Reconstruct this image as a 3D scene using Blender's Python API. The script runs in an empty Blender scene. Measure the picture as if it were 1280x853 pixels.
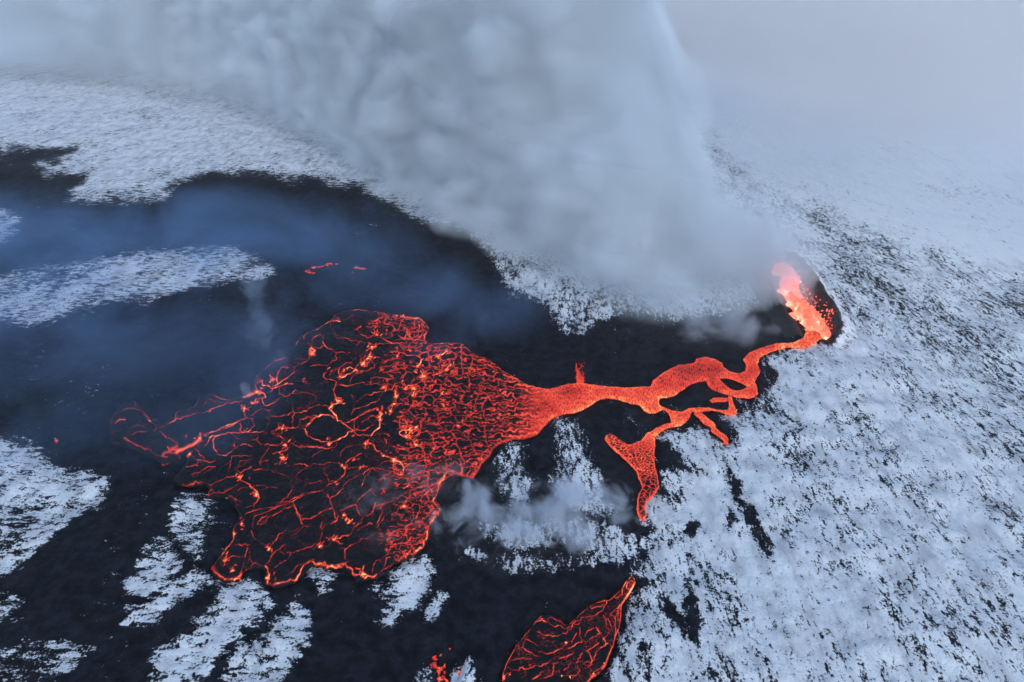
import bpy, math, random
import numpy as np
from mathutils import Vector, Euler

random.seed(7)
RNG = np.random.default_rng(7)
SC = bpy.context.scene
COL = SC.collection

# ----------------------------------------------------------------------------
# camera, sky, sun, exposure
# ----------------------------------------------------------------------------
PW, PH, FPX = 1280.0, 853.0, 849.0           # photograph frame and focal length in its pixels
PITCH = math.radians(29.8)
CAM_H = 120.0
cam_d = bpy.data.cameras.new('camera')
cam = bpy.data.objects.new('camera', cam_d)
COL.objects.link(cam)
cam.location = (0, 0, CAM_H)
cam.rotation_euler = (math.pi / 2 - PITCH, 0, 0)
cam_d.sensor_width = 36.0
cam_d.lens = 36.0 * FPX / PW
cam_d.clip_start = 1.0
cam_d.clip_end = 30000.0
SC.camera = cam

SUN_EL, SUN_AZ = math.radians(38), math.radians(160)    # azimuth clockwise from +Y
world = bpy.data.worlds.new('World')
SC.world = world
world.use_nodes = True
wn = world.node_tree
wn.nodes.clear()
w_out = wn.nodes.new('ShaderNodeOutputWorld')
w_bg = wn.nodes.new('ShaderNodeBackground')
w_sky = wn.nodes.new('ShaderNodeTexSky')
w_sky.sky_type = 'NISHITA'
w_sky.sun_disc = False
w_sky.sun_elevation = SUN_EL
w_sky.sun_rotation = SUN_AZ
w_sky.air_density = 1.0
w_sky.dust_density = 1.0
w_sky.ozone_density = 1.2
w_bg.inputs['Strength'].default_value = 0.15
wn.links.new(w_sky.outputs[0], w_bg.inputs['Color'])
wn.links.new(w_bg.outputs[0], w_out.inputs['Surface'])

sun_d = bpy.data.lights.new('sun', 'SUN')
sun_d.energy = 0.5
sun_d.angle = math.radians(30)
sun_d.color = (0.95, 0.97, 1.0)
sun = bpy.data.objects.new('sun', sun_d)
COL.objects.link(sun)
sdir = Vector((math.sin(SUN_AZ) * math.cos(SUN_EL), math.cos(SUN_AZ) * math.cos(SUN_EL), math.sin(SUN_EL)))
sun.rotation_euler = sdir.to_track_quat('Z', 'Y').to_euler()
sun.location = (200, 100, 400)

EXPOSURE = 0.48
SC.view_settings.view_transform = 'Standard'
SC.view_settings.look = 'None'
SC.view_settings.exposure = EXPOSURE
SC.view_settings.gamma = 1.0
SC.view_settings.use_curve_mapping = False
cy = SC.cycles
cy.max_bounces = 8
cy.diffuse_bounces = 2
cy.glossy_bounces = 1
cy.transmission_bounces = 2
cy.volume_bounces = 2
cy.transparent_max_bounces = 16
cy.volume_step_rate = 1.0
cy.volume_max_steps = 256
cy.use_denoising = True
cy.use_adaptive_sampling = True
cy.adaptive_threshold = 0.045
cy.adaptive_min_samples = 16
cy.sample_clamp_indirect = 6.0
EM = 2.0 ** (-EXPOSURE)                       # lava reads the same whatever the exposure

# ----------------------------------------------------------------------------
# projection between the photograph and the ground
# ----------------------------------------------------------------------------
CP, SP = math.cos(PITCH), math.sin(PITCH)


def proj(x, y, z=0.0):
    dz = z - CAM_H
    zc = y * CP - dz * SP
    up = y * SP + dz * CP
    zc = np.maximum(zc, 1e-3)
    return PW / 2 + FPX * x / zc, PH / 2 - FPX * up / zc


def unproj(px, py, z0=0.0):
    px = np.asarray(px, float); py = np.asarray(py, float)
    u = (px - PW / 2) / FPX
    v = (PH / 2 - py) / FPX
    dy = CP + v * SP
    dz = -SP + v * CP
    t = (z0 - CAM_H) / dz
    return u * t, dy * t


# ----------------------------------------------------------------------------
# numpy noise
# ----------------------------------------------------------------------------
PERM = RNG.permutation(4096)
VALS = RNG.random(4096)


def _hash(ix, iy, k=0):
    return PERM[(PERM[(ix + 57 * k) & 4095] + iy) & 4095]


def vnoise(x, y, k=0):
    ix = np.floor(x).astype(np.int64); iy = np.floor(y).astype(np.int64)
    fx = x - ix; fy = y - iy
    fx = fx * fx * fx * (fx * (fx * 6 - 15) + 10); fy = fy * fy * fy * (fy * (fy * 6 - 15) + 10)
    a = VALS[_hash(ix, iy, k)]; b = VALS[_hash(ix + 1, iy, k)]
    c = VALS[_hash(ix, iy + 1, k)]; d = VALS[_hash(ix + 1, iy + 1, k)]
    return (a + (b - a) * fx) * (1 - fy) + (c + (d - c) * fx) * fy


def fbm(x, y, octaves=4, k=0, gain=0.5):
    t = np.zeros_like(x, float); amp = 1.0; tot = 0.0
    for o in range(octaves):
        t += amp * vnoise(x * 2 ** o + 13.7 * o, y * 2 ** o - 7.3 * o, k + o)
        tot += amp; amp *= gain
    return t / tot


def smooth(a, b, x):
    t = np.clip((x - a) / (b - a), 0, 1)
    return t * t * (3 - 2 * t)


def voronoi_edge(x, y, jitter=0.95, k=50):
    """distance to the nearest cell border of a jittered grid, and a random value per cell"""
    ix = np.floor(x).astype(np.int64); iy = np.floor(y).astype(np.int64)
    f1 = np.full(x.shape, 1e9); f2 = np.full(x.shape, 1e9)
    p1 = np.zeros(x.shape + (2,)); p2 = np.zeros(x.shape + (2,)); rv = np.zeros(x.shape)
    for dx in (-1, 0, 1):
        for dy in (-1, 0, 1):
            cx, cy_ = ix + dx, iy + dy
            sx = cx + 0.5 + (VALS[_hash(cx, cy_, k)] - 0.5) * jitter
            sy = cy_ + 0.5 + (VALS[_hash(cx, cy_, k + 3)] - 0.5) * jitter
            d = (sx - x) ** 2 + (sy - y) ** 2
            n1 = d < f1
            n2 = (~n1) & (d < f2)
            f2 = np.where(n1, f1, np.where(n2, d, f2))
            p2 = np.where(n1[..., None], p1, np.where(n2[..., None], np.stack([sx, sy], -1), p2))
            f1 = np.where(n1, d, f1)
            p1 = np.where(n1[..., None], np.stack([sx, sy], -1), p1)
            rv = np.where(n1, VALS[_hash(cx, cy_, k + 7)], rv)
    sep = np.sqrt(((p1 - p2) ** 2).sum(-1)) + 1e-6
    return (f2 - f1) / (2 * sep), rv


# ----------------------------------------------------------------------------
# maps traced from the photograph, in its pixels, read back at ground points
# ----------------------------------------------------------------------------
class Map:
    def __init__(self, x0, y0, x1, y1, s):
        self.x0, self.y0, self.s = x0, y0, s
        self.w = int((x1 - x0) * s) + 1; self.h = int((y1 - y0) * s) + 1
        self.X, self.Y = np.meshgrid(x0 + np.arange(self.w) / s, y0 + np.arange(self.h) / s)
        self.a = np.zeros((self.h, self.w))

    def sample(self, px, py, a=None):
        a = self.a if a is None else a
        gx = np.clip((px - self.x0) * self.s, 0, self.w - 1.001); gy = np.clip((py - self.y0) * self.s, 0, self.h - 1.001)
        ix = gx.astype(int); iy = gy.astype(int); fx = gx - ix; fy = gy - iy
        return (a[iy, ix] * (1 - fx) + a[iy, ix + 1] * fx) * (1 - fy) + (a[iy + 1, ix] * (1 - fx) + a[iy + 1, ix + 1] * fx) * fy


def sdf(X, Y, poly):
    """signed distance to a polygon, positive inside"""
    P = np.asarray(poly, float)
    d = np.full(X.shape, 1e9); ins = np.zeros(X.shape, bool)
    for (ax, ay), (bx, by) in zip(P, np.roll(P, -1, 0)):
        ex, ey = bx - ax, by - ay
        t = np.clip(((X - ax) * ex + (Y - ay) * ey) / (ex * ex + ey * ey + 1e-9), 0, 1)
        d = np.minimum(d, (X - ax - t * ex) ** 2 + (Y - ay - t * ey) ** 2)
        if ay != by:
            c = ((ay > Y) != (by > Y)) & (X < ex * (Y - ay) / (by - ay) + ax)
            ins ^= c
    d = np.sqrt(d)
    return np.where(ins, d, -d)


R = {1: (120, 440), 2: (340, 375), 3: (340, 500), 4: (200, 580), 5: (400, 590), 6: (540, 420), 7: (740, 400), 8: (740, 500), 9: (600, 693)}
ZS = 1280 / 240.0


def Z(reg, pts):
    ox, oy = R[reg]
    return [(ox + p[0] / ZS, oy + p[1] / ZS) + tuple(p[2:]) for p in pts]


# outlines ---------------------------------------------------------------------
FAN = [(705, 480), (688, 485), (675, 484), (660, 480), (645, 471.6), (628, 462), (619, 454), (609, 447), (596, 443.4), (587, 437), (579, 429.4), (568, 427),
       (551, 428), (539, 429), (531, 424), (536, 409), (531, 401), (524, 396), (509, 394), (496, 393), (479, 390), (449, 386), (434, 387), (419, 392), (414, 398), (400, 408),
       (377, 418), (369, 430), (346, 438), (341, 451), (325, 463), (315, 476), (315, 485), (307, 494), (289, 499), (266, 491), (248, 495), (242, 507), (220, 514),
       (200, 533), (188, 525), (182, 514), (167, 499), (153, 503), (140, 518), (135, 530), (137, 545), (140, 555), (150, 556), (176, 564), (199, 576), (202, 582),
       (225, 573), (231, 580), (216, 597), (225, 606), (238, 608), (254, 604), (262, 610), (258, 622), (281, 620), (286, 622), (294, 634), (299, 644), (294, 653),
       (290, 664), (290, 674), (282, 683), (277, 692), (269, 702), (263, 710), (269, 721), (281, 728), (298, 726), (306, 713), (314, 709), (328, 710), (332, 715),
       (329, 728), (342, 733), (356, 731), (373, 724), (389, 707), (399, 706), (412, 712), (428, 708), (437, 716), (445, 724), (456, 725), (471, 721), (482, 717),
       (493, 704), (513, 697), (523, 689), (531, 681), (537, 669), (541, 654), (551, 641), (551, 633), (544, 622), (549, 611), (557, 598), (568, 592), (582, 595),
       (591, 597), (598, 588), (602, 579), (613, 568), (617, 560), (622.5, 555), (641, 548.5), (656, 548), (671, 543), (679, 534), (690, 523), (705, 517)]
CHANNEL = [(700, 482), (709, 479), (729, 478), (752, 481.5), (760, 482.5), (787, 484), (802, 482.5), (813, 482.5), (816, 475), (828, 466), (837, 461), (847, 456), (857, 455), (867.5, 453),
           (871, 448), (881, 445.5), (894, 448), (903, 452.5), (905, 458), (912.5, 464), (924, 466.5), (932, 463), (933, 456), (929, 448), (937, 440), (952, 434),
           (970, 429), (992, 427.5), (1004, 422), (1009, 413), (1020, 405), (1034, 414), (1030, 422), (1024, 424), (1019, 429), (1009, 434), (1002, 434.6), (992, 433.5), (974, 436),
           (961, 440.6), (951, 446), (947, 454), (951, 463), (947, 470), (943.5, 477), (947, 484), (948, 492), (942.5, 496.6), (935, 497.5), (920, 496),
           (910, 493), (903, 491.5), (894, 488), (886, 482.5), (882.5, 475.5), (871, 477), (862, 480.6), (852.5, 488), (843, 493.7), (834, 496.6), (825, 497),
           (824, 503), (829, 511), (824, 513), (819, 516), (811, 516), (804, 511.6), (800, 506), (789, 504), (778, 501), (769, 498), (757.5, 497), (746, 500.6), (739, 506), (729, 512), (718, 515.6), (700, 517.5)]
ISLAND = [(899, 473), (907, 472), (916, 474), (927.5, 478.7), (935, 483), (927.5, 486.6), (920, 487.7), (912.5, 485), (905, 478.7)]
LOBE = [(823, 505), (830, 508), (841, 512.5), (852.5, 514), (860, 509.5), (866, 509), (866, 514), (864, 517), (861, 522.5), (856, 528), (850.6, 532), (839, 533.7), (830, 536.6), (819.7, 545),
        (819, 551), (818, 566), (819, 582), (822.5, 596), (824, 607), (819, 618), (808.4, 626), (806.6, 635), (808, 644), (806.6, 650), (802, 649.5), (798, 644), (796, 635), (797, 620),
        (803, 608), (798, 597.5), (796, 589), (787, 579), (777, 570), (768, 563), (760.6, 555), (756, 548), (757, 543.5), (762, 541.3), (768, 544), (777, 550.5), (785, 555), (796, 552.5),
        (802, 549.7), (807.5, 541.6), (819, 535), (830, 529.4), (839, 527), (838.4, 521), (835, 515.5), (829, 512)]
LOOP = [(910, 494), (911.6, 505), (910.6, 510.6), (905, 512), (894, 510.6), (886, 508), (875, 508.5), (866, 508.8), (865, 514), (871, 514.3), (879, 513.6), (892, 512.4), (901, 514.7),
        (912.5, 518.3), (919, 517), (921.3, 511.6), (917.3, 505), (915.4, 495)]
STUB = [(910, 501), (899, 501.4), (890, 502.4), (887.6, 499.5), (892, 496.4), (901, 496), (910, 496.8)]
FINGER = [(868, 515), (875, 513), (880, 518), (888, 524), (894, 529), (895, 534), (902, 540), (909, 544), (911, 550), (910, 555), (906, 554.5), (904, 549), (897, 544.5), (890, 539), (889, 533), (880, 529), (873.5, 522), (868, 518)]
POOL = Z(9, [(145, 860), (150, 790), (165, 745), (210, 660), (240, 600), (290, 545), (330, 500), (370, 440), (410, 405), (470, 402), (520, 430), (560, 458), (590, 470), (620, 440), (660, 400),
             (720, 350), (790, 308), (870, 298), (890, 278), (940, 232), (972, 178), (1000, 148), (1030, 150), (1040, 185), (1012, 240), (977, 295), (947, 340), (943, 420), (933, 490),
             (903, 560), (892, 610), (862, 680), (842, 740), (800, 795), (745, 830), (690, 900), (520, 1000), (300, 1030), (180, 980)])

# dark lava field and snow patches ----------------------------------------------
DARK = [(-120, 186), (0, 183), (20, 181), (48, 181), (75, 184), (92, 184), (100, 190), (84, 198), (66, 206), (49, 208), (59, 214), (89, 214), (115, 219), (108, 227), (108, 234), (92, 240), (86, 247),
        (111, 250), (131, 249), (174, 248), (190, 250), (207, 247), (213, 237), (223, 229), (249, 222), (272, 213), (302, 211), (328, 211), (361, 221), (393, 218), (416, 224),
        (450, 230), (480, 247), (520, 266), (555, 276), (590, 290), (605, 306), (622, 332), (628, 352), (655, 364), (688, 378), (692, 396), (706, 411), (722, 412), (742, 398), (772, 388), (800, 390),
        (850, 398), (900, 392), (950, 372), (968, 345), (975, 335), (1000, 345), (1012, 362), (1026, 384), (1042, 398), (1050, 420), (1040, 430), (1018, 432), (1000, 437), (962, 444), (954, 452), (962, 464), (957, 476), (952, 494), (940, 500), (924, 502), (926, 516), (914, 524),
        (920, 540), (926, 554), (914, 560), (900, 556), (888, 546), (878, 536), (868, 534), (862, 538), (850, 542), (838, 541), (830, 543), (845, 554), (852, 569), (864, 580), (877, 590),
        (872, 594), (852, 596), (830, 590), (837, 601), (852, 610), (862, 624), (850, 624), (822, 614), (810, 629), (812, 640), (809, 660), (806, 698), (796, 714), (812, 728), (790, 742), (787, 760),
        (780, 789), (775, 815), (762, 838), (757, 853), (750, 960), (-120, 960)]
SNOWS = [  # (cover, outline)
    (0.75, [(-80, 352), (0, 350), (40, 345), (100, 335), (150, 325), (185, 318), (235, 312), (290, 312), (330, 325), (335, 336), (300, 343), (260, 350), (215, 360), (180, 370), (140, 374), (100, 380), (75, 392), (50, 402), (0, 400), (-80, 400)]),
    (0.35, [(-60, 266), (5, 264), (20, 275), (15, 290), (0, 300), (-60, 300)]),
    (0.8, [(-80, 556), (0, 556), (50, 565), (55, 580), (80, 592), (112, 590), (132, 605), (125, 630), (100, 640), (70, 660), (40, 685), (10, 712), (-80, 730)]),
    (0.5, [(-60, 750), (10, 744), (26, 748), (20, 756), (0, 768), (-60, 780)]),
    (0.8, [(231, 621), (245, 624), (262, 625), (260, 642), (256, 655), (251, 664), (252, 685), (247, 692), (237, 693), (232, 683), (219, 672), (213, 661), (217, 646), (222, 632)]),
    (0.8, [(204, 671), (218, 691), (225, 707), (212, 727), (185, 740), (166, 739), (154, 727), (169, 717), (172, 698), (189, 681)]),
    (0.65, [(261, 720), (264, 727), (241, 731), (218, 754), (192, 771), (156, 778), (159, 763), (186, 759), (199, 746), (218, 729), (241, 721)]),
    (0.85, [(274, 730), (297, 729), (323, 732), (338, 744), (333, 760), (313, 780), (294, 796), (274, 816), (261, 840), (246, 860), (180, 870), (189, 850), (195, 812), (215, 806), (235, 799), (251, 776), (271, 757)]),
    (0.8, [(372, 753), (382, 773), (387, 793), (382, 812), (363, 825), (345, 858), (270, 870), (284, 850), (297, 822), (317, 803), (346, 786), (353, 770)]),
    (0.75, [(513, 698), (530, 698), (540, 712), (530, 735), (518, 752), (507, 757), (488, 780), (474, 776), (484, 753), (467, 737), (472, 724), (494, 712)]),
    (0.6, [(548, 744), (554, 748), (548, 764), (536, 772), (532, 765), (540, 755)]),
    (0.45, [(388, 709), (412, 714), (414, 720), (408, 734), (402, 735), (402, 722), (390, 716)]),
    (0.75, [(641, 553), (650, 566), (654, 592), (662, 607), (654, 622), (639, 624), (629, 606), (624, 586), (628, 570)]),
    (0.8, [(697, 527), (714, 530), (722, 545), (730, 556), (738, 580), (748, 602), (758, 620), (765, 637), (745, 644), (720, 634), (702, 616), (692, 600), (700, 590), (697, 565)]),
    (0.5, [(740, 652), (770, 658), (792, 672), (792, 690), (770, 702), (742, 694), (716, 672), (690, 680), (650, 690), (612, 670), (600, 650), (640, 650), (700, 656)]),
    (0.3, [(586, 690), (640, 700), (700, 700), (760, 700), (700, 716), (640, 712)]),
    (0.45, [(572, 840), (582, 833), (590, 845), (600, 870), (560, 870)]),
    (0.35, [(524, 838), (532, 832), (540, 845), (536, 870), (515, 870)]),
    (0.3, [(0, 790), (60, 800), (110, 812), (90, 830), (30, 850), (-60, 850), (-60, 790)]),
]
DARK_SPOTS = [  # bare rock showing in the snow field
    [(909, 583), (926, 599), (930, 622), (945, 639), (968, 681), (965, 704), (949, 684), (935, 665), (922, 635), (912, 616)],
    [(904, 640), (914, 638), (921, 650), (914, 662), (904, 655)],
    [(855, 648), (866, 642), (876, 652), (876, 668), (864, 672), (854, 664)],
    [(858, 572), (874, 580), (872, 592), (860, 590)],
    [(858, 712), (866, 720), (876, 780), (874, 812), (862, 800), (856, 760)],
    [(823, 740), (841, 757), (864, 783), (861, 802), (844, 783), (828, 766)],
    [(790, 802), (803, 806), (813, 818), (802, 820)],
    [(952, 446), (972, 462), (976, 474), (962, 480), (952, 470)],
    [(1094, 594), (1108, 604), (1120, 615), (1112, 616), (1098, 604)],
]
SMOOTH = [(860, 60), (985, 62), (1400, 60), (1400, 366), (1280, 342), (1200, 334), (1150, 318), (1110, 300), (1062, 282), (1010, 258), (968, 244), (900, 200), (860, 150)]

GM = Map(-120, 40, 1400, 940, 0.5)
_wx = (fbm(GM.X / 26, GM.Y / 13, 4, 11) - 0.5) * 26
_wy = (fbm(GM.X / 26, GM.Y / 13, 4, 31) - 0.5) * 13
_dark = sdf(GM.X + _wx, GM.Y + _wy, DARK)
_snow = np.clip(-_dark / 13, -1, 1)
_snow = np.where(_snow > 0, _snow * 0.37, _snow)
for cover, poly in SNOWS:
    d = sdf(GM.X + _wx * 0.6, GM.Y + _wy * 0.6, poly)
    b = np.clip(d / 14, -1, 1)
    _snow = np.maximum(_snow, np.where(b > 0, b * cover * 0.36, b))
for poly in DARK_SPOTS:
    d = sdf(GM.X + _wx * 0.5, GM.Y + _wy * 0.5, poly)
    _snow = np.minimum(_snow, np.clip(-d / 7, -0.9, 1))
_sm = smooth(-14, 30, sdf(GM.X + _wx, GM.Y + _wy, SMOOTH))
_tl = smooth(260, 190, GM.Y) * smooth(700, 500, GM.X)
_snow = np.where(_snow > 0, _snow + 0.6 * np.maximum(_sm, 0.6 * _tl), _snow)
_snow = np.where(_snow > 0, _snow * (1 - 0.3 * smooth(470, 380, GM.Y) * smooth(900, 980, GM.X) * (1 - _sm)), _snow)
GM.a = np.where(_snow < 0, _snow * 1.35, _snow)
_lava = np.full(GM.X.shape, -1e9)
for poly in (FAN, CHANNEL, LOBE, LOOP, STUB, FINGER, POOL):
    _lava = np.maximum(_lava, sdf(GM.X, GM.Y, poly))
for _x, _y, _r in ((398, 331, 26), (448, 332, 16), (68, 547, 8), (550, 830, 26)):
    _lava = np.maximum(_lava, _r - np.hypot(GM.X - _x, GM.Y - _y))
LAVA_D = _lava


# ----------------------------------------------------------------------------
# scene helpers
# ----------------------------------------------------------------------------
def tag(o, label=None, cat=None, group=None, kind=None):
    if label: o['label'] = label
    if cat: o['category'] = cat
    if group: o['group'] = group
    if kind: o['kind'] = kind
    return o


def empty(name, loc=(0, 0, 0)):
    o = bpy.data.objects.new(name, None)
    o.empty_display_size = 2.0
    o.location = loc
    COL.objects.link(o)
    return o


def mesh(name, V, F, mat, parent=None, attrs=None, smooth_shade=True):
    me = bpy.data.meshes.new(name)
    V = np.asarray(V, np.float32)
    if isinstance(F, np.ndarray):
        n, k = F.shape
        me.vertices.add(len(V)); me.vertices.foreach_set('co', V.ravel())
        me.loops.add(n * k); me.loops.foreach_set('vertex_index', F.astype(np.int32).ravel())
        me.polygons.add(n)
        me.polygons.foreach_set('loop_start', np.arange(0, n * k, k, dtype=np.int32))
        me.polygons.foreach_set('loop_total', np.full(n, k, np.int32))
        me.update(calc_edges=True)
    else:
        me.from_pydata(V.tolist(), [], F)
    me.polygons.foreach_set('use_smooth', np.full(len(me.polygons), smooth_shade))
    for nm, a in (attrs or {}).items():
        at = me.attributes.new(nm, 'FLOAT', 'POINT')
        at.data.foreach_set('value', np.asarray(a, np.float32))
    me.validate(); me.update()
    if mat: me.materials.append(mat)
    o = bpy.data.objects.new(name, me)
    COL.objects.link(o)
    if parent:
        o.parent = parent
        o.matrix_parent_inverse.identity()
        if tuple(parent.location) != (0, 0, 0):
            me.transform(__import__('mathutils').Matrix.Translation(-parent.location))
    return o


class NT:
    def __init__(self, name):
        self.m = bpy.data.materials.new(name)
        self.m.use_nodes = True
        self.t = self.m.node_tree
        self.t.nodes.clear()
        self.out = self.n('ShaderNodeOutputMaterial')

    def n(self, typ, **kw):
        x = self.t.nodes.new(typ)
        for k, v in kw.items():
            setattr(x, k, v)
        return x

    def l(self, a, b):
        self.t.links.new(a, b)

    def put(self, sock, v):
        if isinstance(v, bpy.types.NodeSocket): self.l(v, sock)
        else: sock.default_value = v

    def math(self, op, a, b=0.0, c=0.0, clamp=False):
        x = self.n('ShaderNodeMath', operation=op, use_clamp=clamp)
        self.put(x.inputs[0], a); self.put(x.inputs[1], b); self.put(x.inputs[2], c)
        return x.outputs[0]

    def dot(self, v, w):
        x = self.n('ShaderNodeVectorMath', operation='DOT_PRODUCT')
        self.put(x.inputs[0], v); self.put(x.inputs[1], w)
        return x.outputs['Value']

    def vmath(self, op, a, b):
        x = self.n('ShaderNodeVectorMath', operation=op)
        self.put(x.inputs[0], a); self.put(x.inputs[1], b)
        return x.outputs[0]

    def ss(self, x, lo, hi, a=0.0, b=1.0):
        m = self.n('ShaderNodeMapRange', interpolation_type='SMOOTHSTEP')
        self.put(m.inputs[0], x); self.put(m.inputs[1], lo); self.put(m.inputs[2], hi); self.put(m.inputs[3], a); self.put(m.inputs[4], b)
        return m.outputs[0]

    def lin(self, x, lo, hi, a=0.0, b=1.0, clamp=True):
        m = self.n('ShaderNodeMapRange', clamp=clamp)
        self.put(m.inputs[0], x); self.put(m.inputs[1], lo); self.put(m.inputs[2], hi); self.put(m.inputs[3], a); self.put(m.inputs[4], b)
        return m.outputs[0]

    def noise(self, vec, scale, detail=3.0, rough=0.5, dist=0.0):
        x = self.n('ShaderNodeTexNoise')
        self.l(vec, x.inputs['Vector'])
        x.inputs['Scale'].default_value = scale; x.inputs['Detail'].default_value = detail
        x.inputs['Roughness'].default_value = rough; x.inputs['Distortion'].default_value = dist
        return x.outputs[0]

    def attr(self, name):
        return self.n('ShaderNodeAttribute', attribute_name=name).outputs['Fac']

    def coord(self):
        return self.n('ShaderNodeTexCoord').outputs['Object']

    def mapping(self, vec, rz=0.0, scale=(1, 1, 1)):
        x = self.n('ShaderNodeMapping')
        self.l(vec, x.inputs[0])
        x.inputs['Rotation'].default_value = (0, 0, rz); x.inputs['Scale'].default_value = scale
        return x.outputs[0]

    def ramp(self, fac, stops, interp='LINEAR'):
        x = self.n('ShaderNodeValToRGB')
        x.color_ramp.interpolation = interp
        e = x.color_ramp.elements
        while len(e) < len(stops): e.new(0.5)
        for el, (p, c) in zip(e, stops):
            el.position = p; el.color = tuple(c) + (1,) if len(c) == 3 else c
        self.l(fac, x.inputs[0])
        return x.outputs[0]

    def mix(self, f, a, b):
        x = self.n('ShaderNodeMix', data_type='RGBA')
        self.put(x.inputs[0], f)
        for s, v in ((x.inputs[6], a), (x.inputs[7], b)):
            if isinstance(v, tuple) and len(v) == 3: v = v + (1,)
            self.put(s, v)
        return x.outputs[2]


# ----------------------------------------------------------------------------
# materials
# ----------------------------------------------------------------------------
def ground_material():
    t = NT('snow_over_lava_rock')
    P = t.coord()
    cover = t.attr('snow')
    # rubble the snow lies in: fine clinker and streaks along two lines of old flow
    Pd = t.mapping(P, math.radians(-48), (1.0, 0.42, 1.0))
    Pe = t.mapping(P, math.radians(24), (0.45, 1.0, 1.0))
    side = t.attr('side')
    na = t.noise(Pd, 0.75, 5.0, 0.68, 0.5)
    nb = t.noise(Pe, 0.62, 5.0, 0.66, 0.4)
    nm = t.n('ShaderNodeMix', data_type='FLOAT')
    t.put(nm.inputs[0], side); t.put(nm.inputs[2], nb); t.put(nm.inputs[3], na)
    fine = nm.outputs[0]
    mid = t.noise(Pd, 0.075, 4.0, 0.6, 0.5)
    grit = t.noise(P, 1.9, 3.0, 0.6)
    drift = t.noise(Pd, 0.021, 3.0, 0.55, 0.8)
    s = t.math('MULTIPLY_ADD', t.math('SUBTRACT', fine, 0.5), 5.0, cover)
    s = t.math('MULTIPLY_ADD', t.math('SUBTRACT', drift, 0.5), 1.3, s)
    s = t.math('MULTIPLY_ADD', t.math('SUBTRACT', mid, 0.5), 2.4, s)
    s = t.math('MULTIPLY_ADD', t.math('SUBTRACT', grit, 0.5), 2.8, s)
    fac = t.ss(s, -0.25, 0.32)
    rock = t.mix(t.ss(t.noise(P, 0.30, 6.0, 0.7), 0.36, 0.68), (0.0026, 0.0034, 0.0055), (0.014, 0.0175, 0.027))
    dirt = t.mix(t.math('MULTIPLY', t.ss(t.noise(Pd, 0.22, 5.0, 0.6), 0.40, 0.72), t.lin(t.attr('calm'), 0, 1, 1.0, 0.2)), (0.74, 0.80, 0.83), (0.46, 0.50, 0.54))
    col = t.mix(fac, rock, dirt)
    b = t.n('ShaderNodeBsdfPrincipled')
    t.l(col, b.inputs['Base Color'])
    b.inputs['Roughness'].default_value = 0.8
    b.inputs['Specular IOR Level'].default_value = 0.08
    bump = t.n('ShaderNodeBump')
    t.l(t.lin(t.attr('calm'), 0, 1, 0.5, 0.02), bump.inputs['Strength'])
    bump.inputs['Distance'].default_value = 1.1
    h = t.math('ADD', t.math('MULTIPLY', fine, 1.0), t.math('MULTIPLY', grit, 0.35))
    h = t.math('ADD', h, t.math('MULTIPLY', mid, 1.5))
    t.l(h, bump.inputs['Height'])
    t.l(bump.outputs[0], b.inputs['Normal'])
    t.l(b.outputs[0], t.out.inputs['Surface'])
    return t.m


def lava_material(name, light=False, gain=1.0):
    t = NT(name)
    P = t.coord()
    heat = t.attr('melt_heat')
    n = t.noise(P, 1.3, 4.0, 0.6)
    h = t.math('MULTIPLY', heat, t.lin(n, 0.25, 0.75, 0.80, 1.16, False))
    col = t.ramp(h, [(0.0, (0, 0, 0)), (0.14, (0.006, 0.0008, 0.0008)), (0.30, (0.085, 0.006, 0.0045)), (0.5, (0.46, 0.026, 0.013)),
                     (0.66, (0.82, 0.062, 0.034)), (0.80, (1.0, 0.15, 0.058)), (0.91, (1.05, 0.40, 0.12)), (1.0, (1.15, 0.85, 0.48))])
    crust = t.mix(t.noise(P, 0.5, 5.0, 0.65), (0.0032, 0.0036, 0.0055), (0.0105, 0.011, 0.0145))
    b = t.n('ShaderNodeBsdfPrincipled')
    t.l(crust, b.inputs['Base Color'])
    b.inputs['Roughness'].default_value = 0.65
    b.inputs['Specular IOR Level'].default_value = 0.12
    t.l(col, b.inputs['Emission Color'])
    b.inputs['Emission Strength'].default_value = EM * gain
    bump = t.n('ShaderNodeBump')
    bump.inputs['Strength'].default_value = 0.6
    bump.inputs['Distance'].default_value = 0.4
    t.l(t.noise(P, 0.9, 4.0, 0.6), bump.inputs['Height'])
    t.l(bump.outputs[0], b.inputs['Normal'])
    t.l(b.outputs[0], t.out.inputs['Surface'])
    t.m.cycles.emission_sampling = 'AUTO' if light else 'NONE'
    return t.m


M_GROUND = ground_material()
M_LAVA = lava_material('lava_crust')
M_HOT = lava_material('molten_lava', True, 1.0)


def fountain_material():
    t = NT('lava_fountain_fire')
    P = t.coord()
    n = t.noise(P, 0.24, 3.0, 0.5, 1.0)
    h = t.math('ADD', t.attr('melt_heat'), t.math('MULTIPLY', t.math('SUBTRACT', n, 0.48), 1.25))
    col = t.ramp(h, [(0.0, (0.30, 0.02, 0.016)), (0.35, (0.85, 0.075, 0.045)), (0.62, (1.0, 0.13, 0.08)), (0.85, (1.1, 0.26, 0.16)), (1.0, (1.3, 0.62, 0.42))])
    e = t.n('ShaderNodeEmission')
    t.l(col, e.inputs[0])
    e.inputs[1].default_value = EM * 2.1
    t.l(e.outputs[0], t.out.inputs['Surface'])
    t.m.cycles.emission_sampling = 'AUTO'
    return t.m


M_FIRE = fountain_material()


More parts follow.
